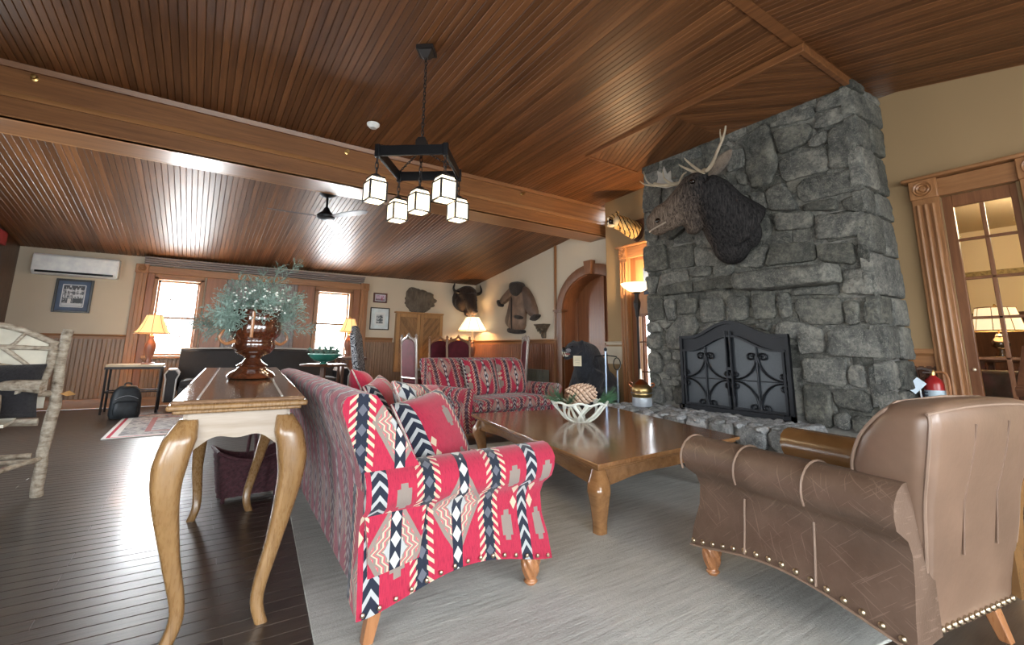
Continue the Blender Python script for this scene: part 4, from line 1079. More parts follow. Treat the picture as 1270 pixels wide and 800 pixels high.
for (x, y), sx, sy, hz, fx, fy in ((CI[0], -1, -1, 0, .018, 2.232), (CI[1], 1, -1, 0, .318, 2.215), (CI[2], 1, 1, .05, .39, 3.66), (CI[3], -1, 1, .05, .075, 3.63)):
    zt_ = czt(y) - .02
    cabriole(cons, [(fx, fy, 0), (fx + sx * .008 - (sx * .03), fy, .10), (fx * .6 + x * .4 + sx * .012, fy * .5 + y * .5, .30), (x + sx * .034, y + sy * .012, .50), (x + sx * .035, y + sy * .016, zt_ - .18), (x + sx * .014, y + sy * .010, zt_ - .085), (x - sx * .005, y, zt_ - .02)], [.023, .023, .030, .044, .055, .054, .030], W_CONS)

cof = thing('coffee_table', 'large low brown wooden coffee table with glossy top and cabriole legs', 'table', (0, 0, 0))
TQ = [(1.97, 2.05), (3.58, 2.15), (4.10, 4.06), (2.37, 4.28)]
def qslab(poly, z0, z1): return MB().loft([[(x, y, z0) for x, y in poly], [(x, y, z1) for x, y in poly]])
qslab(TQ, .385, .412).obj('table_top', W_COFFEE, cof, bevel=.006)
qslab(inset(TQ, .022), .368, .387).obj('edge_moulding', W_COFFEE, cof, bevel=.006)
TI = inset(TQ, .075)
for i in range(4): apron(TI[i], TI[(i + 1) % 4], .105, cof, W_COFFEE, .028, .03, zt=.37, n=48)
TC = (sum(p[0] for p in TI) / 4, sum(p[1] for p in TI) / 4)
for x, y in TI:
    sx, sy = (-1 if x < TC[0] else 1), (-1 if y < TC[1] else 1)
    cabriole(cof, [(x - sx * .012, y - sy * .012, 0), (x - sx * .014, y - sy * .012, .07), (x - sx * .004, y - sy * .002, .16), (x + sx * .014, y + sy * .014, .245), (x + sx * .008, y + sy * .008, .29), (x - sx * .005, y - sy * .005, .37)], [.036, .038, .048, .060, .058, .03], W_COFFEE)
# ---------------------------------------------------------------- things on and around the console
vs = thing('wooden_vase', 'glossy burl wood urn vase with two handles standing on the console table', 'vase', (.262, 3.02, .882))
MB().lathe([(.001, 0), (.115, 0), (.12, .012), (.105, .03), (.075, .045), (.07, .06), (.078, .068), (.05, .085), (.038, .105), (.05, .118)], 28).obj('foot', W_VASE, vs, angle=60)
body = [(.045, .115), (.085, .135), (.108, .165), (.105, .195), (.100, .205), (.125, .235), (.132, .265), (.128, .30), (.120, .325), (.130, .36), (.136, .372), (.124, .372), (.115, .355), (.11, .30), (.1, .2), (.001, .18)]
MB().lathe(body, 32).obj('body', W_VASE, vs, angle=70)
for a in (200, 20): 
    ca, sa = math.cos(math.radians(a)), math.sin(math.radians(a))
    MB().tube(smoothpts([(.105 * ca, .105 * sa, .20), (.15 * ca, .15 * sa, .185), (.185 * ca, .185 * sa, .215), (.165 * ca, .165 * sa, .26)], 4), [.012, .011, .010, .009, .009, .008, .008, .008, .008, .008, .008, .007, .006][:13], 8).obj('handle', W_LEG, vs)
MB().tube([(-.03, -.128, .22), (-.03, -.136, .30), (-.03, -.134, .36)], .009, 8).obj('front_rib', W_LEG, vs)
M_FOL = plain('blue_green_foliage', (.20, .29, .25), .6, var=.35, sc=30)
M_FOL2 = plain('pine_needle_green', (.05, .14, .07), .55, var=.4, sc=20)
M_TWIG = plain('brown_twig', (.12, .07, .04), .7)
M_WHITEB = plain('white_blossom', (.85, .86, .82), .6)
gr = thing('greenery_bouquet', 'airy blue-green fern bouquet with white blossoms in the burl wood vase', 'bouquet', (.262, 3.02, 1.16))
rg = random.Random(21)
def frond(par, p0, d0, L, m, nseg=9, spread=.10, droop=.25, r=.0026, nm='frond', ndl=5):
    b = MB(); d = Vector(d0).normalized(); p = Vector(p0); P = [p.copy()]
    for i in range(nseg):
        d = (d + Vector((rg.uniform(-.12, .12), rg.uniform(-.12, .12), -droop / nseg * (1 if i > 3 else 0)))).normalized(); p = p + d * L / nseg; P.append(p.copy())
    b.tube(P, [r * (1 - .7 * i / nseg) for i in range(len(P))], 4)
    sd = d.cross(Vector((0, 0, 1))).normalized(); un = sd.cross(d)
    for i in range(2, len(P)):
        w_ = spread * (1 - .75 * abs(i / nseg - .45)) 
        for k in range(ndl):
            a = rg.uniform(0, 2 * PI); s_ = sd * math.cos(a) + un * math.sin(a)
            q = P[i - 1].lerp(P[i], rg.random()); e = q + (s_ * .8 + d * .75).normalized() * w_ * rg.uniform(.6, 1.1)
            b.tube([q, e], [r * .55, r * .3], 3, cap=False)
            for h in range(4):
                q2 = q.lerp(e, .3 + .17 * h); a2 = rg.uniform(0, 6.28)
                e2 = q2 + ((sd * math.cos(a2) + un * math.sin(a2)) * .8 + (e - q).normalized() * .7) * w_ * .32
                t = (e2 - q2).cross(d).normalized() * .0032
                b.add([q2 - t * .3, (q2 + e2) / 2 - t, e2, (q2 + e2) / 2 + t], [(0, 1, 2, 3)])
    return b.obj(nm, m, par, smooth=False)
for d0, L in (((-.75, .1, .10), .30), ((-.8, .1, .0), .28), ((-.75, -.3, .35), .28), ((-.62, .2, .55), .27), ((-.5, -.3, .12), .26), ((-.3, .2, .9), .27), ((-.15, -.2, 1), .30), ((-.35, -.3, .7), .26), ((.05, .1, 1), .32), ((.2, .0, 1.2), .46), ((.22, .06, 1.3), .36), ((.4, .2, .8), .27), ((.35, -.3, .7), .27), ((.75, .2, .35), .28), ((.8, -.2, .18), .30), ((.6, -.3, .5), .26), ((.2, -.5, .7), .24), ((-.1, -.55, .6), .22), ((.75, .1, .02), .28), ((-.85, -.1, -.12), .28), ((-.9, .0, .05), .32), ((-.8, -.35, .25), .30), ((-.6, -.5, .35), .26), ((.5, -.4, .9), .26), ((-.2, .1, 1.1), .28), ((.0, -.4, 1.0), .27), ((-.7, .3, .3), .30)):
    frond(gr, (rg.uniform(-.05, .05), rg.uniform(-.05, .05), .0), d0, L, M_FOL)
b = MB()
for k in range(130): 
    a, e_, r_ = rg.uniform(0, 6.28), rg.uniform(-.3, 1.0), rg.uniform(.06, .15)
    b.ell((r_ * math.cos(a) * 1.0 + .01, -.05 + r_ * math.sin(a) * .8, .10 + e_ * .11), (.006, .006, .005), 6, 4)
o = b.obj('blossoms', M_WHITEB, gr); o['kind'] = 'stuff'
# wicker basket under the console
M_WICK = plain('plum_wicker', (.085, .028, .036), .6, var=.5, sc=55, bs=.8)
wb = thing('wicker_basket', 'dark plum wicker magazine basket on the floor under the console table', 'basket', (.405, 4.0, 0), math.radians(6))
def wick_wall(z0, z1, w0, w1, d0, d1, dip, nm):
    b = MB(); nr = 13; ncol = 56
    rings = []
    for i in range(nr + 1):
        t = i / nr; w_, d_ = w0 + (w1 - w0) * t, d0 + (d1 - d0) * t; ring = []
        for j in range(ncol):
            s_ = 4 * j / ncol; k = int(s_); f = s_ - k
            x, y = [(-1 + 2 * f, -1), (1, -1 + 2 * f), (1 - 2 * f, 1), (-1, 1 - 2 * f)][k]
            bulge = .006 * (1 if (i + j) % 2 else -1)
            z = z0 + (z1 - dip * (1 - x * x) * t - z0) * t
            ring.append((x * (w_ / 2 + bulge), y * (d_ / 2 + bulge), z))
        rings.append(ring)
    b.loft(rings, True, False); n = len(b.v)
    return b
wick_wall(.035, .335, .36, .44, .20, .27, .07, '').obj('woven_body', M_WICK, wb, angle=180)
MB().box((0, 0, .045), (.35, .19, .02)).obj('base', M_WICK, wb)
b = MB(); 
b.tube([(-.225 + .45 * k / 16, sy * .138, .338 - .07 * (1 - (-1 + 2 * k / 16) ** 2)) for sy in (-1,) for k in range(17)] + [(.225 - .45 * k / 16, .138, .338 - .07 * (1 - (1 - 2 * k / 16) ** 2)) for k in range(17)] + [(-.225, -.138, .338)], .012, 8)
b.obj('braided_rim', M_WICK, wb)
MB().tube(smoothpts([(0, -.13, .27), (0, -.10, .40), (0, 0, .455), (0, .10, .40), (0, .13, .27)], 5), .012, 8).obj('handle', M_WICK, wb)
for x in (-.165, .165):
    for y in (-.085, .085): MB().tube([(x, y, 0), (x, y, .06)], .013, 8).obj('foot', M_WICK, wb)

# ---------------------------------------------------------------- coffee table centrepiece
M_ANT = plain('white_antler', (.70, .74, .68), .35, var=.15, sc=12)
ab = thing('antler_bowl', 'white bowl of interlaced antler tines on the coffee table', 'bowl', (2.99, 3.34, .412))
def bowlr(z): return .085 + .165 * (z / .165) ** .62
MB().lathe([(.001, .004), (.09, 0), (.10, .012), (.085, .02), (.001, .016)], 24).obj('base_ring', M_ANT, ab)
rb_ = random.Random(4)
def bpt(a, z): r = bowlr(max(.001, z)); return (r * math.cos(a), r * math.sin(a), z + .008)
for k in range(15):
    a = 2 * PI * k / 15 + rb_.uniform(-.1, .1); tw_ = rb_.choice([-.8, -.5, .45, .7, .2])
    P = [bpt(a + tw_ * t, .165 * t) for t in [i / 8 for i in range(9)]]
    MB().tube(P, [.017, .016, .014, .013, .012, .013, .016, .020, .018], 7, sx=.6).obj('antler_tine', M_ANT, ab)
rim = [bpt(2 * PI * k / 40, .165 + .012 * math.sin(k * 1.3)) for k in range(41)]
MB().tube(rim, .010, 7, cap=False).obj('rim', M_ANT, ab)
pc = thing('pine_cone', 'big pine cone with pale scale tips lying in the antler bowl', 'pine cone', (2.99, 3.34, .655)); pc.scale = (1.2, 1.2, 1.2)
cone_dir = Vector((.80, -.55, .10)).normalized(); Rq = Vector((0, 0, 1)).rotation_difference(cone_dir).to_matrix()
MB().add(*(lambda q: (q.v, q.f))(MB().ell((0, 0, 0), (.055, .055, .12), 12, 8))).obj('core', plain('cone_brown', (.12, .05, .025), .7), pc).rotation_euler = Rq.to_euler()
m, nt, b = newmat('cone_scale', .6); gx = nt.nodes.new('ShaderNodeTexCoord'); sp_ = nt.nodes.new('ShaderNodeSeparateXYZ'); nt.links.new(gx.outputs['UV'], sp_.inputs[0])
nt.links.new(ramp(nt, X(nt, sp_.outputs[0]), [(.35, (.14, .055, .03)), (.75, (.55, .38, .27)), (1.0, (.72, .58, .46))]), b.inputs['Base Color']); M_CS = m
sm = MB().add([(0, -.012, 0), (0, .012, 0), (.034, .020, .010), (.034, -.020, .010), (.052, 0, .018), (.034, 0, -.006)],
              [(0, 3, 4, 2, 1), (0, 1, 2, 5), (0, 5, 3), (2, 4, 5), (3, 5, 4)], [[(0.05, 0), (.65, 0), (1, 0), (.65, 0), (.05, 0)], [(.05, 0), (.05, 0), (.65, 0), (.6, 0)], [(.05, 0), (.6, 0), (.65, 0)], [(.65, 0), (1, 0), (.6, 0)], [(.65, 0), (.6, 0), (1, 0)]]).mesh('scale', M_CS, False)
for k in range(110):
    t = (k + .5) / 110; zc_ = -.115 + .225 * t; r_ = .056 * math.sqrt(max(.05, 1 - (zc_ / .125) ** 2)); a = k * 2.39996
    mm = Matrix.Translation(Vector((r_ * .75 * math.cos(a), r_ * .75 * math.sin(a), zc_))) @ Euler((0, -.55 - .3 * t + .2, a), 'XYZ').to_matrix().to_4x4()
    s_ = .62 + .5 * math.sin(PI * min(1, t * .9 + .1))
    o = link('scale', sm, pc); o.matrix_local = Rq.to_4x4() @ mm @ Matrix.Scale(s_, 4)
def sprig(nm, lab, loc, dirs, n, L, grp):
    t = thing(nm, lab, 'pine sprig', loc, 0, grp)
    for dd in dirs:
        d = Vector(dd).normalized(); b = MB(); b.tube([(0, 0, 0), tuple(d * .12)], .004, 5); b.obj('stem', M_TWIG, t)
        b = MB()
        for k in range(n):
            q = d * rg.uniform(.02, .12); e = q + (d * 1.1 + Vector((rg.uniform(-.6, .6), rg.uniform(-.6, .6), rg.uniform(-.25, .7)))).normalized() * L * rg.uniform(.6, 1)
            b.tube([q, (q + e) / 2 + Vector((0, 0, .004)), e], [.0016, .0014, .0006], 3, cap=False)
        o = b.obj('needles', M_FOL2, t, smooth=False); o['kind'] = 'stuff'
sprig('pine_sprig', 'green pine sprig fanning out right of the pine cone in the antler bowl', (3.10, 3.26, .56), [(.9, -.5, .35), (.7, -.7, .5), (1, -.2, .15)], 70, .17, 'pine sprigs in the antler bowl')
sprig('pine_sprig', 'darker pine sprig drooping left of the pine cone in the antler bowl', (2.88, 3.40, .56), [(-.9, .4, .35), (-.6, .2, .6), (-.2, -.6, .2)], 60, .15, 'pine sprigs in the antler bowl')

# ---------------------------------------------------------------- hearth: jug, tools, torchiere, bear
jg = thing('brass_still', 'old brass and copper kettle jug with a thin spout on the hearth end', 'jug', (4.58, 3.98, .40))
M_COPPER = plain('copper', (.36, .13, .06), .35, 1.0, var=.3); M_OLDBR = plain('old_brass', (.40, .29, .13), .36, 1.0, var=.35, sc=7)
MB().lathe([(.001, 0), (.115, 0), (.118, .005), (.118, .10), (.112, .104)], 28).obj('base_band', plain('silver_paint', (.55, .60, .66), .35, .5), jg)
MB().lathe([(.11, .10), (.125, .13), (.128, .15), (.12, .165), (.125, .175), (.125, .20), (.11, .235), (.085, .26)], 28).obj('body', M_OLDBR, jg, angle=70)
MB().lathe([(.126, .150), (.131, .158), (.126, .166)], 28, cap=False).obj('hoop', M_STEEL, jg)
MB().lathe([(.09, .255), (.075, .275), (.045, .295), (.03, .315), (.02, .32)], 24).obj('lid', M_COPPER, jg)
MB().tube([(0, 0, .31), (0, 0, .44)], [.018, .013], 10).obj('spout', plain('pale_tin', (.7, .62, .5), .4, .8), jg)
for s_ in (1, -1): MB().tube(smoothpts([(-.06 * s_, .09 * s_, .22), (-.085 * s_, .125 * s_, .25), (-.08 * s_, .115 * s_, .275), (-.06 * s_, .085 * s_, .265)], 4), .008, 7).obj('handle', M_COPPER, jg)
ft = thing('fireplace_tools', 'black fireplace tool stand with poker and hooks between the bear and the hearth', 'fireplace tools', (4.62, 4.62, 0))
MB().lathe([(.001, 0), (.13, 0), (.12, .02), (.03, .035), (.012, .04)], 24).obj('base', M_IRON, ft)
M_BLUE = plain('blued_steel', (.22, .27, .36), .3, .9)
MB().tube([(0, 0, .03), (0, 0, 1.05)], .013, 10).obj('pole', M_BLUE, ft)
MB().ell((0, 0, 1.075), (.024, .024, .026), 12, 8).obj('finial', M_IRON, ft)
MB().tube([(-.11, .10, .98), (0, 0, 1.0), (.11, -.10, .98)], .008, 8).obj('cross_bar', M_IRON, ft)
MB().tube([(.11, -.10, .10), (.11, -.10, .80)], .010, 8).obj('poker_shaft', M_BLUE, ft)
MB().tube([(.11 + .045 * math.cos(a), -.10 - .02 * math.cos(a), .885 + .08 * math.sin(a)) for a in [2 * PI * k / 18 for k in range(19)]], .007, 6, cap=False).obj('poker_loop', M_IRON, ft)
for s_ in (1, -1): MB().tube([(-.11 + .03 * t * math.cos(t * 7), .10 + .03 * t * s_, .98 - .16 * t) for t in [k / 12 for k in range(13)]], .006, 6).obj('hook', M_IRON, ft)
tl = thing('torchiere_lamp', 'dark bronze floor lamp with an upturned amber glass bowl beside the chimney', 'floor lamp', (5.40, 4.72, 0))
MB().lathe([(.001, 0), (.15, 0), (.145, .02), (.05, .045), (.02, .06)], 24).obj('base', M_IRONB, tl)
MB().lathe([(.018, .05), (.018, 1.55), (.03, 1.58), (.034, 1.66), (.05, 1.72), (.055, 1.78), (.03, 1.84), (.035, 1.90), (.07, 1.93)], 16).obj('pole', M_IRONB, tl)
MB().lathe([(.03, 1.925), (.12, 1.955), (.20, 2.01), (.235, 2.06), (.228, 2.062), (.19, 2.02), (.11, 1.97), (.03, 1.945)], 32, cap=False).obj('glass_bowl', emit('amber_glass_bowl', (1, .80, .50), 1.6), tl)
point('torchiere_bulb', (5.40, 4.72, 2.14), 48, (1, .72, .42), .06)

M_BEARF = fur('bear_fur', (.006, .007, .010), (.030, .034, .045), 26, (1, 1, .5), 1.0)
M_TEETH = plain('ivory_teeth', (.78, .74, .62), .4); M_EYE = plain('dark_glass_eye', (.01, .006, .004), .08)
br = thing('black_bear_mount', 'taxidermy black bear with bared teeth sitting left of the fireplace', 'bear', (5.35, 5.62, 0), math.radians(0))
b = MB()
b.ell((.10, .0, .40), (.38, .30, .40), 20, 12); b.ell((-.05, 0, .72), (.31, .25, .36), 20, 12, rot=(0, -.35, 0)); b.ell((-.15, 0, .98), (.24, .20, .20), 18, 10)
b.tube([(-.12, 0, .98), (-.28, -.01, 1.05), (-.40, -.02, 1.06)], [.20, .17, .14], 16); b.ell((-.43, -.02, 1.075), (.145, .125, .125), 18, 10)
b.tube([(-.48, -.02, 1.065), (-.58, -.03, 1.06), (-.65, -.03, 1.065)], [.085, .062, .045], 14)
for s_ in (1, -1):
    b.ell((-.36, s_ * .10 - .02, 1.185), (.028, .045, .045), 10, 8)
    b.tube([(-.10, s_ * .19, .72), (-.24, s_ * .20, .45), (-.27, s_ * .19, .20), (-.28, s_ * .19, .05)], [.13, .105, .085, .08], 12); b.ell((-.32, s_ * .19, .05), (.12, .085, .055), 12, 8)
    b.tube([(.15, s_ * .24, .35), (-.12, s_ * .28, .34), (-.10, s_ * .27, .08)], [.18, .14, .09], 12); b.ell((-.15, s_ * .27, .05), (.15, .09, .055), 12, 8)
remesh(b.obj('body', M_BEARF, br), .022, 3)
b = MB(); b.tube([(-.50, -.02, .985), (-.58, -.03, .955), (-.63, -.035, .945)], [.05, .042, .028], 10); b.obj('lower_jaw', M_BEARF, br)
MB().ell((-.655, -.03, 1.085), (.022, .03, .022), 10, 8).obj('nose', M_EYE, br)
MB().ell((-.57, -.03, 1.005), (.06, .035, .025), 10, 6).obj('open_mouth', plain('mouth_pink', (.30, .10, .09), .4), br)
b = MB()
for s_ in (1, -1):
    for x, h, up in ((-.655, .045, -1), (-.625, .02, -1), (-.60, .02, -1), (-.635, .04, 1), (-.61, .02, 1), (-.585, .02, 1)):
        zb = 1.035 if up == -1 else .965
        b.tube([(x, s_ * .03 - .03, zb), (x - .004, s_ * .03 - .03, zb + up * h)], [.009, .002], 6)
o = b.obj('teeth', M_TEETH, br); o['kind'] = 'stuff'
for s_ in (1, -1): MB().ell((-.535, s_ * .07 - .022, 1.115), (.014, .012, .014), 8, 6).obj('eye', M_EYE, br)
for s_ in (1, -1): MB().ell((-.60, s_ * .045 - .03, 1.055), (.05, .03, .035), 10, 6).obj('muzzle_patch', plain('grey_muzzle', (.20, .20, .22), .6), br)
sg = thing('paper_sign', 'small cream card hung round the neck of the black bear', 'sign', (4.84, 5.44, .90), math.radians(-38))
MB().box((0, 0, 0), (.125, .006, .155)).obj('card', plain('cream_card', (.70, .62, .44), .7), sg)
b = MB()
for k in range(5): b.box((0, -.004, .045 - .022 * k), (.085 - .02 * (k % 2), .001, .006))
o = b.obj('printed_lines', plain('faded_ink', (.35, .30, .22), .8), sg); o['kind'] = 'stuff'
MB().tube([(-.04, .0, .075), (.05, .03, .14), (.08, .05, .16)], .002, 4).obj('string', M_TWIG, sg)
# ---------------------------------------------------------------- animal mounts
m, nt, b = newmat('moose_fur', .8, spec=.2)
v = coords(nt); n = noise(nt, coords(nt, 'Object', (1, 1, .22)), 55, 5, .7, .6); sp_ = nt.nodes.new('ShaderNodeSeparateXYZ'); nt.links.new(v, sp_.inputs[0])
t_ = (X(nt, sp_.outputs[1]) - .10 + (n - .5) * .45) * 2.2; fc = t_.mn(1).mx(0)
c = mix(nt, fc, ramp(nt, n, [(.35, (.006, .006, .007)), (.70, (.050, .046, .046))]), ramp(nt, n, [(.32, (.045, .030, .022)), (.7, (.24, .18, .14))]))
nt.links.new(c, b.inputs['Base Color']); bump(nt, b, n, .8, .014); b.inputs['Specular IOR Level'].default_value = .1; M_MOOSE = m
MO = Vector((5.0, 2.83, 2.55))
mo = thing('moose_head_mount', 'huge dark moose head with antlers mounted on the stone chimney', 'moose head', MO)
def L(x, y, z): return (x - MO.x, y - MO.y, z - MO.z)
b = MB()
b.tube([L(5.0, 2.82, 2.44), L(4.90, 2.86, 2.52), L(4.78, 2.91, 2.67), L(4.68, 2.96, 2.84), L(4.60, 3.02, 2.92)], [.36, .33, .27, .23, .19], 22)
b.ell(L(4.90, 2.88, 2.30), (.20, .22, .27), 18, 12); b.ell(L(4.92, 2.68, 2.36), (.12, .14, .18), 14, 10); b.ell(L(4.84, 2.91, 2.78), (.15, .17, .15), 16, 10)
b.tube([L(4.62, 2.99, 2.95), L(4.58, 3.08, 2.89), L(4.53, 3.20, 2.80), L(4.48, 3.33, 2.70), L(4.43, 3.44, 2.63), L(4.41, 3.51, 2.58)], [.18, .20, .165, .14, .15, .12], 20)
b.ell(L(4.42, 3.49, 2.57), (.15, .14, .15), 16, 10); b.tube([L(4.60, 3.08, 2.74), L(4.52, 3.26, 2.60), L(4.46, 3.40, 2.51)], [.12, .095, .07], 12)
b.ell(L(4.57, 3.02, 3.00), (.12, .11, .09), 14, 8)
b.tube([L(4.64, 3.10, 2.70), L(4.62, 3.16, 2.50), L(4.61, 3.17, 2.40)], [.13, .11, .06], 12)
remesh(b.obj('head_and_neck', M_MOOSE, mo), .02, 3)
hx = Vector((.62, .78, 0)).normalized()          # across the head
M_HORN = plain('bone_antler', (.34, .28, .20), .5, var=.3, sc=9); M_EAR = fur('ear_fur', (.07, .05, .04), (.22, .17, .13), 30)
def bar(P, R, nm, par, m, n=8, sx=1.0): return MB().tube(smoothpts([L(*p) for p in P], 5), [R[0] + (R[1] - R[0]) * i / (5 * (len(P) - 1)) for i in range(5 * (len(P) - 1) + 1)], n, sx=sx).obj(nm, m, par)
e = MB(); P = smoothpts([L(4.62, 2.90, 3.02), L(4.60, 2.80, 3.09), L(4.58, 2.68, 3.17), L(4.57, 2.60, 3.22)], 4); R = [.04, .055, .075, .088, .095, .095, .09, .082, .072, .06, .042, .022, .004]
e.tube(P, R, 10, sx=.45); e.obj('ear', M_EAR, mo)
e = MB(); P = smoothpts([L(4.66, 3.08, 3.03), L(4.74, 3.14, 3.10), L(4.80, 3.22, 3.15), L(4.83, 3.27, 3.18)], 4); e.tube(P, R, 10, sx=.45).obj('ear', M_EAR, mo)
an = bar([(4.57, 2.98, 3.02), (4.53, 2.92, 3.07), (4.50, 2.86, 3.05), (4.48, 2.78, 3.10), (4.47, 2.70, 3.22), (4.47, 2.62, 3.36), (4.47, 2.59, 3.46)], (.030, .009), 'antler', mo, M_HORN)
bar([(4.47, 2.65, 3.31), (4.47, 2.66, 3.40), (4.47, 2.655, 3.45)], (.012, .004), 'tine', an, M_HORN)
bar([(4.53, 2.95, 3.06), (4.50, 3.02, 3.14), (4.48, 3.10, 3.24), (4.47, 3.12, 3.28)], (.020, .005), 'tine', an, M_HORN)
bar([(4.55, 2.99, 3.06), (4.52, 3.09, 3.13), (4.50, 3.18, 3.20), (4.50, 3.22, 3.24)], (.022, .005), 'tine', an, M_HORN)
an = bar([(4.62, 3.06, 3.02), (4.62, 3.18, 3.04), (4.60, 3.34, 3.06), (4.58, 3.50, 3.08), (4.56, 3.64, 3.14)], (.030, .018), 'antler', mo, M_HORN)
palm = [(3.36, 3.05), (3.44, 3.15), (3.44, 3.27), (3.49, 3.24), (3.53, 3.36), (3.56, 3.27), (3.63, 3.33), (3.62, 3.22), (3.66, 3.12), (3.52, 3.06)]
MB().loft([[L(4.66 - .10 * (y - 3.3), y, z) for y, z in palm], [L(4.645 - .10 * (y - 3.3), y, z) for y, z in palm]]).obj('palm', plain('pale_palm', (.36, .34, .31), .5), an, bevel=.006)
for q in ([(4.58, 3.50, 3.08), (4.54, 3.66, 3.13), (4.53, 3.74, 3.22), (4.53, 3.77, 3.34)], [(4.56, 3.62, 3.11), (4.54, 3.76, 3.16), (4.53, 3.84, 3.23)], [(4.59, 3.40, 3.07), (4.56, 3.48, 3.16), (4.55, 3.49, 3.28)], [(4.60, 3.30, 3.05), (4.56, 3.22, 3.12), (4.56, 3.16, 3.14)]): bar(q, (.018, .004), 'tine', an, M_HORN)
MB().ell(L(4.405, 2.99, 2.935), (.032, .032, .028), 10, 8).obj('eye', M_EYE, mo)
MB().ell(L(4.295, 3.40, 2.56), (.016, .034, .030), 10, 8).obj('nostril', M_EYE, mo)
MB().tube(smoothpts([L(4.36, 3.58, 2.47), L(4.29, 3.46, 2.47), L(4.34, 3.32, 2.53)], 4), .010, 6).obj('lip', plain('pale_lip', (.30, .24, .19), .6), mo)

m, nt, b = newmat('tiger_fur', .8, spec=.2); v = coords(nt); n = noise(nt, v, 9, 4)
sp_ = nt.nodes.new('ShaderNodeSeparateXYZ'); nt.links.new(v, sp_.inputs[0]); w_ = ((X(nt, sp_.outputs[0]) * 1.0 - X(nt, sp_.outputs[1]) * .6 + X(nt, sp_.outputs[2]) * .5 + n * .09) * 95).sin()
c = mix(nt, w_.gt(.62), ramp(nt, n, [(.35, (.38, .20, .06)), (.65, (.55, .40, .19))]), (.02, .012, .008)); nt.links.new(c, b.inputs['Base Color']); M_TIG = m
tg = thing('tiger_head_mount', 'snarling tiger head mounted on a shield above the far doorway', 'tiger head', (5.70, 4.92, 2.98))
MB().prism([(-.15, .17), (.15, .17), (.17, .05), (.10, -.13), (0, -.20), (-.10, -.13), (-.17, .05)], 0, .025, Matrix(((0, 0, -1, 0), (1, 0, 0, 0), (0, 1, 0, 0), (0, 0, 0, 1)))).obj('shield', W_DARK, tg, bevel=.006)
b = MB(); b.tube([(-.01, 0, -.02), (-.12, .04, .03), (-.22, .11, .10), (-.28, .17, .14)], [.15, .14, .125, .12], 16); b.ell((-.30, .20, .16), (.125, .12, .115), 16, 10); b.ell((-.36, .25, .16), (.07, .07, .055), 12, 8)
for s_ in (1, -1): b.ell((-.27 + s_ * .07, .17 + s_ * .07, .265), (.035, .035, .03), 8, 6)
remesh(b.obj('head', M_TIG, tg), .014, 2)
MB().ell((-.40, .205, .125), (.06, .06, .058), 12, 8).obj('open_mouth', M_EYE, tg)
MB().ell((-.33, .13, .13), (.07, .07, .085), 12, 8).obj('cheek_ruff', plain('cream_ruff', (.55, .46, .30), .8), tg)
MB().ell((-.385, .205, .062), (.065, .065, .025), 12, 8).obj('lower_jaw', plain('pale_jaw', (.55, .48, .38), .7), tg)
b = MB()
for dx, dy in ((-.02, .05), (-.06, .02), (-.045, .04)):
    b.tube([(-.405 + dx, .165 + dy, .175), (-.408 + dx, .163 + dy, .125)], [.013, .003], 6); b.tube([(-.405 + dx, .165 + dy, .075), (-.408 + dx, .163 + dy, .115)], [.013, .003], 6)
o = b.obj('teeth', M_TEETH, tg); o['kind'] = 'stuff'

M_BIS = fur('bison_fur', (.010, .006, .005), (.050, .030, .022), 24)
bi = thing('bison_head_mount', 'dark brown bison head with short horns mounted in the corner above the lamp', 'bison head', (5.58, 10.62, 2.28))
b = MB(); b.tube([(0, 0, .02), (-.03, -.12, .04), (-.05, -.24, .05)], [.32, .33, .28], 18); b.ell((-.05, -.28, .17), (.27, .17, .20), 16, 10); b.ell((-.10, -.20, -.05), (.24, .17, .26), 16, 10)
b.tube([(-.04, -.32, .10), (.0, -.40, -.10), (.03, -.45, -.27)], [.20, .155, .12], 16); b.ell((.035, -.46, -.31), (.115, .09, .08), 12, 8); b.tube([(-.05, -.28, -.2), (-.05, -.33, -.36), (-.04, -.36, -.42)], [.10, .09, .03], 10)
remesh(b.obj('head', M_BIS, bi), .022, 3)
M_BH = plain('black_horn', (.015, .012, .012), .35)
for s_ in (1, -1): MB().tube(smoothpts([(-.05 + s_ * .22, -.28, .18), (-.05 + s_ * .34, -.29, .19), (-.05 + s_ * .40, -.29, .27), (-.05 + s_ * .37, -.28, .38), (-.05 + s_ * .36, -.28, .42)], 4), [.05 - .0027 * k for k in range(17)], 10).obj('horn', M_BH, bi)
for s_ in (1, -1): MB().ell((-.01 + s_ * .165, -.40, .0), (.02, .018, .02), 8, 6).obj('eye', M_EYE, bi)
MB().ell((.045, -.535, -.29), (.08, .025, .05), 10, 8).obj('nose', plain('shiny_nose', (.03, .027, .03), .3), bi)

# shaggy hide over the cabinet
M_HIDE = fur('hide_fur', (.055, .042, .032), (.19, .155, .12), 14, (1, 1, .4))
rh = random.Random(2); P = []
for k in range(46):
    a = 2 * PI * k / 46; r_ = 1 + .10 * math.sin(3 * a + 1) + rh.uniform(-.09, .09); P.append((.40 * r_ * math.cos(a), .31 * r_ * math.sin(a)))
hd = MB(); MHd = Matrix(((1, 0, 0, 0), (0, 0, -1, 0), (0, 1, 0, 0), (0, 0, 0, 1)))
hd.loft([[MHd @ Vector((x * s_, z * s_, d)) for x, z in P] for s_, d in ((.97, 0), (1, .015), (.9, .05), (.6, .075), (.2, .085))])
o = hd.obj('hide_mount', M_HIDE, angle=60); o.location = (4.36, FARY - .005, 2.21); tag(o, 'ragged grey-brown animal hide mounted on the wall above the wooden cabinet', 'hide')

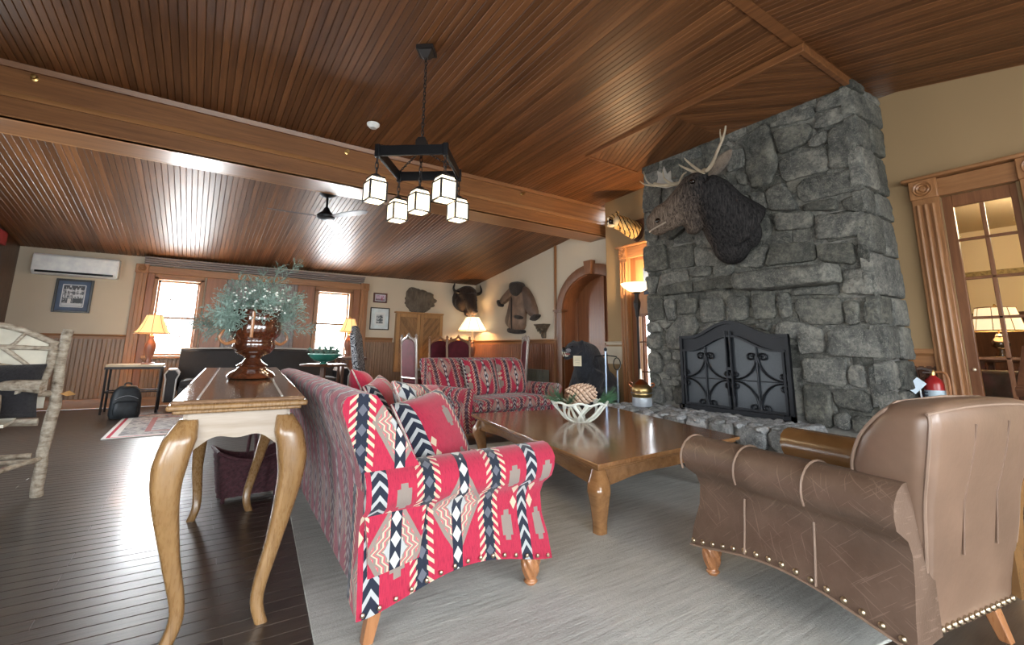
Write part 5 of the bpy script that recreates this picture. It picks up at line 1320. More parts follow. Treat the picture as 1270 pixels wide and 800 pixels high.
# fur parka on the right wall
M_COAT = plain('brown_hide_leather', (.12, .075, .055), .55, var=.35, sc=5, bs=.3); M_CFUR = fur('dark_coat_fur', (.012, .009, .008), (.045, .034, .030), 40)
M_COAT2 = plain('tan_hide_leather', (.20, .125, .085), .55, var=.35, sc=6, bs=.3)
pk = thing('hide_parka', 'brown hide parka with dark fur trim hung spread on the right wall', 'coat', (XR, 8.62, 2.0))
def garment(poly, d0, d1, m, nm, par, off=0.0):
    cx = sum(p[0] for p in poly) / len(poly); cy = sum(p[1] for p in poly) / len(poly); P = chaikin(poly, 2)
    return MB().loft([[(-d, cx + (y - cx) * s_, cy + (z - cy) * s_) for y, z in P] for s_, d in ((.96, d0), (1.0, d0 + (d1 - d0) * .4), (.88, d1 * .9), (.5, d1))]).obj(nm, m, par, angle=60)
garment([(0.17, 0.52), (-0.19, 0.48), (-0.37, 0.21), (-0.35, -0.12), (-0.3, -0.22), (-0.29, -0.56), (0.28, -0.54), (0.34, -0.38), (0.2, -0.09), (0.17, 0.26)], 0, .13, M_COAT2, 'bodice', pk)
garment([(0.24, 0.30), (0.10, 0.30), (0.08, -0.5), (0.32, -0.48), (0.50, -0.33), (0.38, -0.1), (0.28, 0.19)], 0, .10, M_COAT, 'front_panel', pk)
garment([(0.1, 0.57), (0.32, 0.47), (0.79, 0.21), (0.67, 0.08), (0.32, 0.23), (0.08, 0.28)], 0, .10, M_COAT2, 'sleeve', pk)
garment([(-0.20, 0.53), (-0.54, 0.28), (-0.81, -0.23), (-0.59, -0.3), (-0.37, -0.09), (-0.20, 0.22)], 0, .12, M_COAT, 'sleeve', pk)
garment([(0.17, 0.58), (-0.01, 0.60), (-0.26, 0.53), (-0.31, 0.36), (-0.12, 0.22), (0.06, 0.26), (0.20, 0.43)], .02, .20, M_CFUR, 'fur_hood', pk)
garment([(0.73, 0.25), (0.83, 0.21), (0.71, 0.04), (0.60, 0.09)], 0, .125, M_CFUR, 'fur_cuff', pk)
garment([(-0.77, -0.17), (-0.85, -0.24), (-0.60, -0.35), (-0.54, -0.27)], 0, .14, M_CFUR, 'fur_cuff', pk)
garment([(0.34, -0.43), (0.0, -.50), (-0.29, -0.50), (-0.29, -0.60), (0.30, -0.58)], 0, .15, M_CFUR, 'fur_hem', pk)
garment([(.16, .28), (.09, .28), (.07, -.52), (.15, -.52)], .04, .145, M_CFUR, 'fur_edge', pk)
garment([(0.03, -0.16), (-0.3, -0.2), (-0.29, -0.30), (0.01, -0.25)], .08, .16, M_CFUR, 'pocket_flap', pk)
# carved bracket
M_RESIN = plain('carved_bracket', (.10, .075, .05), .5, var=.6, sc=30, bs=.8)
o = thing('wall_bracket', 'small carved bracket on the wall right of the parka', 'bracket', (XR, 7.68, 1.30))
b = MB()
b.loft([[(-.12 * s_, y * s_ , z) for y in (-1,) for z in ()] or [(0, -w_, z), (-d_, -w_ * .8, z), (-d_, w_ * .8, z), (0, w_, z)] for z, w_, d_, s_ in ((.0, .05, .04, 1), (.05, .06, .06, 1), (.12, .055, .05, 1), (.18, .10, .10, 1), (.25, .17, .15, 1), (.275, .19, .17, 1), (.29, .19, .17, 1))]).obj('corbel', M_RESIN, o)
for k in range(5): MB().ell((-.10 - .02 * (k % 2), -.13 + .065 * k, .22 - .05 * (2 - abs(k - 2))), (.03, .028, .04), 8, 6).obj('leaf_boss', M_RESIN, o)

# ---------------------------------------------------------------- hanging lights
ch = thing('chandelier', 'square black iron chandelier with five glowing glass lanterns on a chain', 'chandelier', (1.405, 3.53, 0), math.radians(-38))
zc = 2.60; hs = .275
MB().box((0, 0, 3.665), (.15, .15, .04)).loft([[(a * .06, c * .06, 3.645) for a, c in ((-1, -1), (1, -1), (1, 1), (-1, 1))][::-1], [(a * .02, c * .02, 3.59) for a, c in ((-1, -1), (1, -1), (1, 1), (-1, 1))][::-1]]).obj('canopy', M_IRONB, ch)
def chain(P0, P1, nm, par, r=.016, n=None):
    b = MB(); P0, P1 = Vector(P0), Vector(P1); Ln = (P1 - P0).length; n = n or max(2, int(Ln / (r * 2.0))); d = (P1 - P0).normalized(); s_ = d.orthogonal().normalized(); t_ = d.cross(s_)
    for k in range(n):
        c_ = P0.lerp(P1, (k + .5) / n); q = s_ if k % 2 else t_
        b.tube([c_ + d * (Ln / n * .68) * math.cos(a) + q * r * .62 * math.sin(a) for a in [2 * PI * j / 10 for j in range(11)]], r * .22, 5, cap=False)
    o = b.obj(nm, M_IRONB, par); o['kind'] = 'stuff'; return o
chain((0, 0, 3.60), (0, 0, 2.83), 'main_chain', ch, .018)
MB().loft([[(a * w_, c * w_, z) for a, c in ((-1, -1), (1, -1), (1, 1), (-1, 1))] for z, w_ in ((2.70, .045), (2.80, .045), (2.835, .03))]).obj('hub', M_IRONB, ch, bevel=.004)
for i, (ax, sg_) in enumerate(((0, 1), (0, -1), (1, 1), (1, -1))):
    c_ = (0, sg_ * hs, zc) if ax == 0 else (sg_ * hs, 0, zc); d_ = (2 * hs, .022, .085) if ax == 0 else (.022, 2 * hs, .085)
    MB().box(c_, d_).obj('frame_bar', M_IRON, ch, bevel=.004)
for sx_ in (1, -1):
    for sy_ in (1, -1):
        MB().box((sx_ * hs, sy_ * hs, zc), (.04, .04, .105)).obj('corner_bracket', M_IRON, ch, bevel=.004)
        chain((sx_ * .03, sy_ * .03, 2.72), (sx_ * (hs - .01), sy_ * (hs - .01), zc + .05), 'stay_chain', ch, .014)
M_LANT = emit('lantern_glass', (1, .90, .68), 1.5)
def lantern(x, y, z, rz):
    ln = bpy.data.objects.new('lantern', MB().lathe([(.055, .115), (.04, .135), (.02, .15), (.005, .155)], 12).mesh('lantern_cap', M_IRONB)); COL.objects.link(ln); ln.parent = ch; ln.location = (x, y, z); ln.rotation_euler = (0, 0, rz)
    w_ = .066; f = MB()
    for a, c in ((-1, -1), (1, -1), (1, 1), (-1, 1)): f.box((a * w_, c * w_, 0), (.013, .013, .15))
    for zz in (-.073, .073, .115):
        ww = w_ if zz < .1 else .05
        for a in (-1, 1): f.box((a * ww, 0, zz), (.012, 2 * ww + .012, .012)); f.box((0, a * ww, zz), (2 * ww + .012, .012, .012))
    f.obj('lantern_frame', M_IRONB, ln, smooth=False)
    for a in range(4): o = MB().box((0, -w_, 0), (2 * w_ - .008, .004, .138)).obj('glass_panel', M_LANT, ln, smooth=False); o.rotation_euler = (0, 0, a * PI / 2)
    point('lantern_bulb', tuple(ch.matrix_basis @ Vector((x, y, z - .11))), 5, (1, .80, .52), .05)
    MB().box((0, 0, -.074), (2 * w_ - .008, 2 * w_ - .008, .004)).obj('glass_panel', M_LANT, ln, smooth=False)
    for a in range(4):
        o = MB().add([(-w_, -w_, .073), (w_, -w_, .073), (.05, -.05, .115), (-.05, -.05, .115)], [(0, 1, 2, 3)]).obj('glass_panel', M_LANT, ln, smooth=False); o.rotation_euler = (0, 0, a * PI / 2)
for sx_ in (1, -1):
    for sy_ in (1, -1):
        chain((sx_ * (hs - .0), sy_ * (hs - .0), zc - .045), (sx_ * hs, sy_ * hs, zc - .20), 'lantern_chain', ch, .02); lantern(sx_ * hs, sy_ * hs, 2.255, .75)
chain((0, 0, 2.70), (0, 0, 2.40), 'lantern_chain', ch, .02); lantern(0, 0, 2.245, .75)
fn = thing('ceiling_fan', 'dark ceiling fan with slim blades hung behind the beam', 'ceiling fan', (1.31, 6.77, 0))
MB().lathe([(.12, 3.235), (.12, 3.215), (.06, 3.18), (.02, 3.165)], 20).obj('canopy', M_IRON, fn)
MB().tube([(0, 0, 3.18), (0, 0, 2.98)], .016, 10).obj('down_rod', M_IRON, fn)
MB().lathe([(.03, 3.02), (.06, 2.96), (.10, 2.93), (.125, 2.90), (.12, 2.87), (.06, 2.845), (.001, 2.84)], 24).obj('motor_housing', M_IRON, fn)
M_BLADE = plain('fan_blade', (.16, .15, .16), .25, .2)
for a in (178, 62, -58):
    b = MB(); pr = [(.10, .03), (.22, .05), (.45, .065), (.66, .060), (.75, .02)]
    top = [[(x, -w_, .006 + .10 * w_), (x, w_, .006 - .25 * w_), (x, w_, -.002 - .25 * w_), (x, -w_, -.002 + .10 * w_)] for x, w_ in pr]
    o = b.loft(top).obj('blade', M_BLADE, fn); o.location = (0, 0, 2.885); o.rotation_euler = (0, .0, math.radians(a))
sd = thing('smoke_detector', 'round white smoke detector on the ceiling left of the chandelier', 'smoke detector', (1.41, 5.07, 3.622))
MB().lathe([(.001, -.055), (.04, -.052), (.06, -.03), (.072, -.022), (.072, 0), (.001, 0)], 24).obj('housing', M_WHITE, sd); MB().lathe([(.03, -.056), (.035, -.052), (.042, -.05)], 20).obj('sensor_ring', plain('grey_plastic', (.5, .5, .5), .5), sd)
for x, lb in ((-1.56, 'brass sprinkler head on the beam face near its left end'), (1.31, 'brass sprinkler head on the beam face just left of the chandelier'), (4.05, 'brass sprinkler head on the beam face near the chimney end')):
    s_ = thing('sprinkler_head', lb, 'sprinkler', (x, BY - .003, 3.52), 0, 'sprinkler heads on the beam')
    MB().lathe([(.03, 0), (.03, .006), (.014, .012), (.012, .035)], 14, ax=(0, -1, 0)).obj('escutcheon', M_BRASS, s_); MB().tube([(0, -.03, 0), (0, -.055, 0)], .006, 8).obj('nozzle', M_BRASS, s_); MB().lathe([(.02, .055), (.022, .058), (.001, .06)], 12, ax=(0, -1, 0)).obj('deflector', M_BRASS, s_)
# ---------------------------------------------------------------- back of the room
ac_ = thing('air_conditioner', 'white wall-mounted air conditioner high on the back wall at left', 'air conditioner', (-1.86, FARY, 2.36))
MB().loft([[(x, y, z) for y, z in ((0, .17), (-.16, .17), (-.195, .14), (-.20, -.05), (-.185, -.12), (-.12, -.17), (0, -.17))] for x in (-.54, .54)]).obj('case', M_WHITE, ac_, bevel=.012)
MB().box((0, -.186, -.125), (.98, .02, .032), rot=(.35, 0, 0)).obj('air_slot', M_IRON, ac_); 
MB().box((0, -.165, -.158), (.86, .06, .010), rot=(-.25, 0, 0)).obj('louvre', M_WHITE, ac_)
MB().box((.42, -.196, -.125), (.13, .012, .028)).obj('display_panel', plain('black_plastic', (.015, .015, .018), .3), ac_)
MB().box((.545, -.10, .0), (.014, .19, .32)).obj('end_cap', M_WHITE, ac_, bevel=.005)
# framed pictures
def artmat(nm, kind):
    m, nt, b = newmat(nm, .45); tcd = nt.nodes.new('ShaderNodeTexCoord'); sp_ = nt.nodes.new('ShaderNodeSeparateXYZ'); nt.links.new(tcd.outputs['Generated'], sp_.inputs[0]); x, z = X(nt, sp_.outputs[0]), X(nt, sp_.outputs[2]); n = noise(nt, tcd.outputs['Generated'], 7, 6, .65); n2 = noise(nt, tcd.outputs['Generated'], 24, 4, .7)
    if kind == 'photo':
        c = mix(nt, n.gt(.49), (.10, .11, .13), (.62, .64, .68)); c = mix(nt, z.lt(.40) * n2.gt(.45), c, (.06, .065, .08)); c = mix(nt, z.lt(.14 + 0), c, (.55, .58, .62)); c = mix(nt, (x - .34).abs().lt(.08) * (z - .24).abs().lt(.12), c, (.66, .66, .66)); c = mix(nt, (x - .72).abs().lt(.2) * (z - .27).abs().lt(.10), c, (.025, .03, .04)); c = mix(nt, z.gt(.82) * n.lt(.55), c, (.05, .055, .07))
    elif kind == 'print':
        sq = (x - .5).abs().lt(.33) * (z - .47).abs().lt(.33); w_ = ((x * 11 + n * 9).sin() + (z * 26 + n * 14).sin()).gt(.1); c = mix(nt, sq, (.66, .72, .74), mix(nt, w_, (.07, .09, .11), (.42, .48, .52)))
    else:
        c = mix(nt, n.gt(.5), (.62, .50, .60), (.35, .22, .36)); c = mix(nt, z.lt(.3), c, (.20, .13, .18)); c = mix(nt, (x - .68).abs().lt(.06) * z.lt(.6), c, (.30, .06, .12))
    nt.links.new(c, b.inputs['Base Color']); return m
def picture(nm, lab, x0, x1, z0, z1, fm, fw, mm, mw, art):
    cx, cz, w_, h_ = (x0 + x1) / 2, (z0 + z1) / 2, x1 - x0, z1 - z0; t = thing(nm, lab, 'picture', (cx, FARY, cz), 0); b = MB()
    for s_ in (1, -1): b.box((s_ * (w_ - fw) / 2, -.016, 0), (fw, .032, h_)); b.box((0, -.016, s_ * (h_ - fw) / 2), (w_ - 2 * fw + .001, .032, fw))
    b.obj('frame', fm, t, bevel=.004, smooth=False)
    MB().box((0, -.010, 0), (w_ - 2 * fw, .012, h_ - 2 * fw)).obj('mat_board', mm, t, smooth=False)
    if mw > .02:
        b = MB(); pw_, ph_ = w_ - 2 * fw - 2 * mw + .025, h_ - 2 * fw - 2 * mw + .025
        for s_ in (1, -1): b.box((s_ * pw_ / 2, -.017, 0), (.012, .004, ph_)); b.box((0, -.017, s_ * ph_ / 2), (pw_, .004, .012))
        if art[1] == 'photo': b.obj('inner_mat_line', plain('white_line', (.75, .77, .8), .6), t, smooth=False)
    MB().box((0, -.017, 0), (w_ - 2 * fw - 2 * mw, .003, h_ - 2 * fw - 2 * mw)).obj('print', artmat(*art), t, smooth=False)
M_BLK = plain('black_frame', (.018, .016, .016), .35); M_BLUEMAT = plain('blue_mat', (.10, .14, .22), .8); M_WM = plain('white_mat', (.62, .72, .76), .8)
picture('framed_photograph', 'black framed winter house photograph with blue mat under the air conditioner', -2.10, -1.62, 1.585, 2.15, M_BLK, .035, M_BLUEMAT, .075, ('winter_house_photo', 'photo'))
picture('small_framed_picture', 'small dark red framed picture right of the windows, above the larger print', 3.24, 3.56, 2.10, 2.325, plain('dark_red_frame', (.08, .02, .02), .4), .035, M_WM, .012, ('small_landscape', 'small'))
picture('framed_print', 'black framed print with pale blue mat right of the windows, below the small picture', 3.19, 3.64, 1.475, 1.985, M_BLK, .022, M_WM, .085, ('blue_block_print', 'print'))
# wooden cabinet doors
cb = thing('wall_cabinet', 'wooden double-door wall cabinet faced with diagonal boards on the back wall', 'cabinet', (4.375, FARY, 1.20)); CW, CH = .595, .68
MB().box((0, -.05, 0), (2 * CW - .02, .098, 2 * CH - .02)).obj('carcass', W_CABH, cb, smooth=False)
MB().box((0, -.055, CH + .02), (2 * CW + .04, .13, .04)).obj('cornice', W_CABH, cb, bevel=.006)
for s_ in (-1, 1):
    cx = s_ * CW / 2; dr = MB().box((cx, -.105, 0), (CW - .01, .012, 2 * CH - .01)).obj('door', W_CABH, cb, smooth=False)
    for q in (-1, 1): MB().box((cx + q * (CW / 2 - .045), -.118, 0), (.08, .02, 2 * CH - .02)).obj('stile', W_CABH, dr, bevel=.003); MB().box((cx, -.118, q * (CH - .045)), (CW - .18, .02, .08)).obj('rail', W_CABH, dr, bevel=.003)
    d = Vector((s_ * .62, .78)) if s_ == 1 else Vector((-.62, .78)); nn = Vector((-d.y, d.x)); 
    for k in range(-16, 17):
        q = [tuple(nn * k * .066 + d * a * 2 + nn * c * .030) for a, c in ((-1, -1), (1, -1), (1, 1), (-1, 1))]
        for ax, lim, sg_ in ((0, -(CW / 2 - .087), 1), (0, CW / 2 - .087, -1), (1, -(CH - .087), 1), (1, CH - .087, -1)): q = clip(q, ax, lim, sg_) if len(q) > 2 else q
        if len(q) > 2: MB().prism([(x + cx, z) for x, z in q], .111, .120, Matrix(((1, 0, 0, 0), (0, 0, -1, 0), (0, 1, 0, 0), (0, 0, 0, 1)))).obj('board', W_CABD, dr, smooth=False)
    MB().ell((-s_ * .0 + s_ * .05, -.135, -.1), (.014, .014, .014), 8, 6).obj('knob', M_BRASS, dr)

# lamps
M_SHADE = emit('warm_lamp_shade', (1, .62, .25), .75); M_SHADE2 = emit('cream_lamp_shade', (1, .80, .52), 1.3); M_REDW = wood('carved_lamp_wood', (.14, .05, .03), (.30, .13, .08), (5, 5, 1), .35, 0)
def lamp(lab, loc, base_h, sh0, sh1, r0, r1, en, shade, mt, grp=None, bell=True):
    t = thing('table_lamp', lab, 'lamp', loc, 0, grp)
    MB().box((0, 0, .012), (.17, .17, .024)).obj('plinth', mt, t, bevel=.004)
    MB().lathe([(.05, .024), (.055, .05), (.035, .08), (.05, .12), (.075, .22 * base_h / .45), (.08, .28 * base_h / .45), (.06, .34 * base_h / .45), (.03, .40 * base_h / .45), (.04, base_h - .03), (.02, base_h)], 20).obj('body', mt, t, angle=60)
    MB().tube([(0, 0, base_h - .01), (0, 0, sh1)], .007, 8).obj('stem', M_BRASS, t)
    k = 8 if bell else 2
    prof = [(r0 + (r1 - r0) * (i / (k - 1)) ** (.62 if bell else 1), sh0 + (sh1 - sh0) * i / (k - 1)) for i in range(k)]
    n_ = 24; sh = MB().lathe(prof, n_, cap=False).obj('lamp_shade', shade, t, angle=180)
    b = MB()
    for j in range(8):
        a = 2 * PI * j / 8; b.tube([(r_ * 1.004 * math.cos(a), r_ * 1.004 * math.sin(a), z) for r_, z in prof], .004, 5)
    for r_, z in (prof[0], prof[-1]): b.tube([(r_ * math.cos(a), r_ * math.sin(a), z) for a in [2 * PI * j / 24 for j in range(25)]], .007, 6, cap=False)
    b.obj('shade_trim', plain('shade_trim', (.42, .26, .13), .6), sh)
    MB().ell((0, 0, sh1 + .025), (.014, .014, .022), 8, 6).obj('finial', M_BRASS, t)
    point('lamp_bulb', (loc[0], loc[1], loc[2] + (sh0 + sh1) / 2), en, (1, .62, .28), .05)
    return t
et = thing('end_table', 'dark iron end table with stone top under the left window lamp', 'table', (-.80, 9.80, 0))
MB().box((0, 0, .735), (.72, .46, .04)).obj('table_top', plain('pale_stone_top', (.45, .36, .24), .35), et, bevel=.005); MB().box((0, 0, .70), (.74, .48, .035)).obj('rim', M_IRONB, et, bevel=.004)
for x in (-.34, .34):
    for y in (-.21, .21): MB().tube([(x, y, 0), (x, y, .69)], .016, 8).obj('leg', M_IRONB, et)
    MB().tube([(x, -.21, .33), (x, .21, .33)], .010, 8).obj('stretcher', M_IRONB, et)
for y in (-.21, .21): MB().tube([(-.34, y, .33), (.34, y, .33)], .010, 8).obj('stretcher', M_IRONB, et)
lamp('lit bell-shaded table lamp with carved wooden base at the left window', (-.66, 9.80, .756), .47, .50, .80, .255, .11, 14, M_SHADE, M_REDW, 'lit lamps by the windows')
st2 = thing('side_table', 'dark side table with pale top under the right window lamp', 'table', (2.46, 9.20, 0))
MB().box((0, 0, .855), (.48, .42, .05)).obj('table_top', W_DARK, st2, bevel=.006); MB().box((0, 0, .884), (.44, .38, .008)).obj('top_inset', plain('pale_marble', (.5, .46, .42), .3), st2)
for x in (-.19, .19):
    for y in (-.16, .16): MB().box((x, y, .415), (.045, .045, .83)).obj('leg', W_DARK, st2, bevel=.004)
MB().box((0, 0, .30), (.40, .34, .03)).obj('shelf', W_DARK, st2, bevel=.004)
lamp('lit bell-shaded table lamp with carved wooden base at the right window', (2.38, 9.20, .888), .43, .47, .72, .205, .09, 10, M_SHADE, M_REDW, 'lit lamps by the windows')
ct = thing('corner_table', 'dark wooden corner table holding the cream lamp behind the loveseat', 'table', (5.42, 10.10, 0))
MB().box((0, 0, .76), (.60, .60, .04)).obj('table_top', W_DARK, ct, bevel=.006)
for x in (-.26, .26):
    for y in (-.26, .26): MB().box((x, y, .37), (.05, .05, .74)).obj('leg', W_DARK, ct, bevel=.004)
lamp('glowing cream lamp with a wide shade in the corner under the bison head', (5.56, 10.08, .78), .48, .73, 1.06, .36, .16, 26, M_SHADE2, M_REDW, None, False)
# dark sofa, backpack
M_VELV = plain('black_velvet', (.014, .011, .011), .7, var=.3); M_PALE = plain('pale_arm_fabric', (.42, .39, .36), .8)
ds = thing('dark_sofa', 'long black velvet sofa under the windows with pale nailed edging', 'sofa', (1.05, 9.75, 0))
SW = 1.36
MB().box((0, .04, .28), (2 * SW - .2, .74, .24)).obj('seat_base', M_VELV, ds, bevel=.03)
for k in range(3): c_ = cushion(.82, .66, .16, 12, .35, edge=.55).obj('seat_cushion', M_VELV, ds, angle=70); c_.location = (-.83 + .83 * k, -.02, .44)
xs = [-SW + .06 + (2 * SW - .12) * k / 16 for k in range(17)]
def dtop(x): return .99 + .03 * math.cos(x / SW * PI / 2)
MB().loft([[(x, .26, .30), (x, .34, .30), (x, .42, dtop(x)), (x, .35, dtop(x) + .01), (x, .28, dtop(x) - .03)] for x in xs]).obj('back', M_VELV, ds, bevel=.01)
MB().tube([(x, .345, dtop(x) + .012) for x in xs], .016, 8).obj('back_piping', M_PALE, ds)
for s_ in (-1, 1):
    MB().loft([[(s_ * SW + dx, y, z) for dx, z in ((-.07, .16), (.07, .16), (.07, .52), (.10, .60), (.05, .67), (-.05, .67), (-.09, .60), (-.07, .52))] for y in (-.34, .38)]).obj('arm', M_VELV, ds, bevel=.02)
    MB().tube([(s_ * SW + dx, -.345, z) for dx, z in ((-.07, .18), (-.07, .52), (-.09, .60), (-.05, .67), (.05, .67), (.10, .60), (.07, .52), (.07, .18))], .012, 6).obj('arm_piping', M_PALE, ds)
    MB().loft([[(s_ * SW + dx, y, z) for dx, z in ((-.088, .605), (-.05, .672), (.05, .672), (.10, .605), (.105, .61), (.055, .682), (-.055, .682), (-.095, .61))] for y in (-.335, .25)]).obj('arm_cover', M_PALE, ds, smooth=False)
    for y in (-.28, .34): MB().box((s_ * (SW - .05), y, .08), (.05, .05, .16), taper=.7).obj('leg', W_DARK, ds)
bp = thing('backpack', 'black backpack standing on the floor in front of the left end table', 'backpack', (-.80, 9.02, 0), .15)
M_NYL = plain('black_nylon', (.010, .014, .018), .55, var=.4, sc=20, bs=.2)
MB().loft([[(a * w_, c * d_, z) for a, c in [(math.copysign(abs(math.cos(t)) ** .5, math.cos(t)), math.copysign(abs(math.sin(t)) ** .5, math.sin(t))) for t in [2 * PI * k / 20 for k in range(20)]]] for z, w_, d_ in ((.01, .17, .11), (.06, .185, .125), (.28, .18, .12), (.40, .15, .10), (.455, .10, .065), (.47, .05, .03))]).obj('main_pack', M_NYL, bp, angle=70)
MB().loft([[(a * w_, -.11 + c * d_, z) for a, c in [(math.copysign(abs(math.cos(t)) ** .5, math.cos(t)), math.copysign(abs(math.sin(t)) ** .5, math.sin(t))) for t in [2 * PI * k / 16 for k in range(16)]]] for z, w_, d_ in ((.05, .13, .05), (.10, .145, .065), (.22, .14, .055), (.26, .10, .02))]).obj('front_pocket', M_NYL, bp, angle=70)
MB().tube(smoothpts([(-.04, .02, .46), (-.03, .02, .50), (.03, .02, .50), (.04, .02, .46)], 4), .010, 6).obj('grab_handle', M_NYL, bp)
for s_ in (1, -1): MB().tube(smoothpts([(s_ * .08, .10, .42), (s_ * .12, .17, .30), (s_ * .12, .12, .08)], 4), .018, 6).obj('shoulder_strap', M_NYL, bp)
MB().tube([(-.13 + .026 * k, -.128 + .006 * abs(k - 5) / 5, .33 - .002 * (k - 5) ** 2) for k in range(11)], .004, 5).obj('zip', plain('grey_zip', (.35, .37, .40), .4, .6), bp)
# patterned high-back chair
m, nt, b = newmat('black_white_damask', .8); tcd = coords(nt); q = (voro(nt, tcd, 16, 'SMOOTH_F1') * 34 + noise(nt, tcd, 12, 3) * 6).sin(); nt.links.new(mix(nt, q.gt(.05), (.018, .020, .030), (.40, .42, .45)), b.inputs['Base Color']); M_DAM = m
pc_ = thing('damask_high_back_chair', 'tall black and white damask upholstered chair behind the far end of the long sofa', 'chair', (2.42, 7.46, 0), math.radians(62))
P = [(-.25, .42), (.25, .42), (.25, 1.22), (.23, 1.28), (.15, 1.31), (.08, 1.39), (0, 1.41), (-.08, 1.39), (-.15, 1.31), (-.23, 1.28), (-.25, 1.22)]
o = MB().loft([[(x, .24 + (z - .42) * .16 + d, z) for x, z in P] for d in (-.04, .05)]).obj('back', M_DAM, pc_, bevel=.02)
MB().box((0, 0, .43), (.52, .52, .13)).obj('seat', M_DAM, pc_, bevel=.03)
for x in (-.21, .21):
    for y in (-.21, .21): MB().box((x, y, .19), (.045, .045, .38), taper=.7).obj('leg', W_DARK, pc_)
bt = thing('round_side_table', 'small round side table holding the green glass bowl behind the long sofa', 'table', (1.49, 7.0, 0))
MB().lathe([(.001, .80), (.30, .80), (.31, .815), (.30, .83), (.001, .83)], 32).obj('table_top', W_DARK, bt); MB().lathe([(.05, .03), (.03, .12), (.045, .3), (.03, .5), (.04, .78)], 16).obj('pedestal', W_DARK, bt); MB().lathe([(.001, 0), (.2, 0), (.19, .025), (.06, .05)], 24).obj('foot', W_DARK, bt)
gb = thing('glass_bowl', 'green glass footed bowl on the side table behind the long sofa', 'bowl', (1.49, 7.0, .83))
M_GG = plain('green_glass', (.03, .17, .13), .08, spec=.8)
MB().lathe([(.06, 0), (.055, .012), (.03, .02), (.12, .04), (.19, .09), (.215, .135), (.205, .135), (.17, .09), (.10, .05), (.001, .04)], 28).obj('bowl', M_GG, gb)
MB().tube([(.212 * math.cos(a), .212 * math.sin(a), .136) for a in [2 * PI * k / 28 for k in range(29)]], .006, 6, cap=False).obj('pale_rim', plain('pale_glass_rim', (.45, .70, .62), .2), gb)
g2 = thing('eucalyptus_leaves', 'dusty green leaves heaped in the green glass bowl', 'leaves', (1.49, 7.0, .95)); lm = MB().add([(0, 0, 0), (.03, -.018, .004), (.065, 0, 0), (.03, .018, .004)], [(0, 1, 2, 3)]).mesh('leaf', plain('eucalyptus_green', (.13, .24, .20), .6, var=.4), False)
for k in range(90):
    a = rg.uniform(0, 6.28); r_ = .19 * math.sqrt(rg.random()); o = link('leaf', lm, g2, loc=(r_ * math.cos(a), r_ * math.sin(a), rg.uniform(-.02, .10) * (1.2 - r_ * 3)), rot=(rg.uniform(-.8, .8), rg.uniform(-1.0, .4), a + rg.uniform(-1, 1))); o.scale = (1.3, 1.3, 1.3)
# velvet throne chairs
M_RVEL = plain('burgundy_velvet', (.10, .008, .020), .75, var=.25); M_GILT = W_CHAIR; M_SILV = plain('polished_frame', (.52, .47, .44), .22, .3)
def throne(lab, loc, rz, w_=.56, mt=None):
    t = thing('throne_chair', lab, 'chair', loc, rz, 'velvet throne chairs'); mt = mt or M_GILT; h = w_ / 2
    for s_ in (-1, 1):
        MB().tube([(s_ * h, .24, 0), (s_ * h, .26, .45), (s_ * h, .31, 1.24)], [.024, .028, .024], 8).obj('rear_post', mt, t)
        MB().lathe([(.03, 0), (.035, .02), (.02, .04), (.032, .065), (.012, .09), (.001, .10)], 10, (s_ * h, .31, 1.24)).obj('finial', mt, t)
        MB().box((s_ * (h - .02), -.22, .22), (.045, .045, .44), taper=.8).obj('front_leg', mt, t, bevel=.004)
        MB().tube([(s_ * h, .27, .66), (s_ * (h + .01), .0, .67), (s_ * h, -.22, .64), (s_ * h, -.22, .44)], .020, 8).obj('arm', mt, t)
    MB().box((0, .0, .44), (w_, .50, .09)).obj('seat', M_RVEL, t, bevel=.02)
    P = [(-h + .03, .52), (h - .03, .52), (h - .03, 1.10)] + [((h - .03) * math.cos(PI * k / 10), 1.10 + .14 * math.sin(PI * k / 10)) for k in range(1, 10)] + [(-h + .03, 1.10)]
    bk = lambda x, z, d: (x, .265 + (z - .45) * .06 + d, z)
    MB().loft([[bk(x, z, d) for x, z in P] for d in (-.025, .02)]).obj('back_cushion', M_RVEL, t, bevel=.01)
    top = [(-h, 1.10)] + [((h) * -math.cos(PI * k / 12), 1.12 + .15 * math.sin(PI * k / 12) + (.05 if k == 6 else 0)) for k in range(13)] + [(h, 1.10)]
    MB().tube([bk(x, z, 0) for x, z in top], .026, 8).obj('crest_rail', mt, t); MB().lathe([(.03, 0), (.035, .02), (.015, .05), (.001, .065)], 10, bk(0, 1.30, 0)).obj('crest_finial', mt, t)
    MB().tube([bk(x, .50, 0) for x in (-h, 0, h)], .022, 8).obj('lower_rail', mt, t)
throne('carved velvet throne chair facing the camera behind the middle of the loveseat', (4.68, 8.72, 0), .12, .58)
throne('velvet throne chair half hidden behind the left side of the middle one', (4.58, 9.42, 0), .10, .56)
throne('velvet throne chair seen edge-on behind the left end of the loveseat, its pale post gleaming', (3.70, 8.75, 0), math.radians(100), .52, M_SILV)
throne('velvet throne chair seen edge-on behind the right end of the loveseat, its pale post gleaming', (5.28, 7.95, 0), math.radians(-112), .46, M_SILV)
rd = thing('cast_radiator', 'grey cast iron radiator against the right wall behind the loveseat', 'radiator', (5.80, 7.95, 0)); fm = MB().box((0, 0, .36), (.13, .045, .62)).mesh('fin', plain('radiator_paint', (.17, .17, .14), .5), False)
for k in range(15): link('fin', fm, rd, loc=(0, -.49 + .07 * k, 0))
MB().box((0, 0, .07), (.10, 1.0, .05)).obj('bottom_header', plain('radiator_header', (.12, .12, .10), .5), rd); MB().box((0, 0, .03), (.12, .9, .06)).obj('foot', M_IRON, rd)

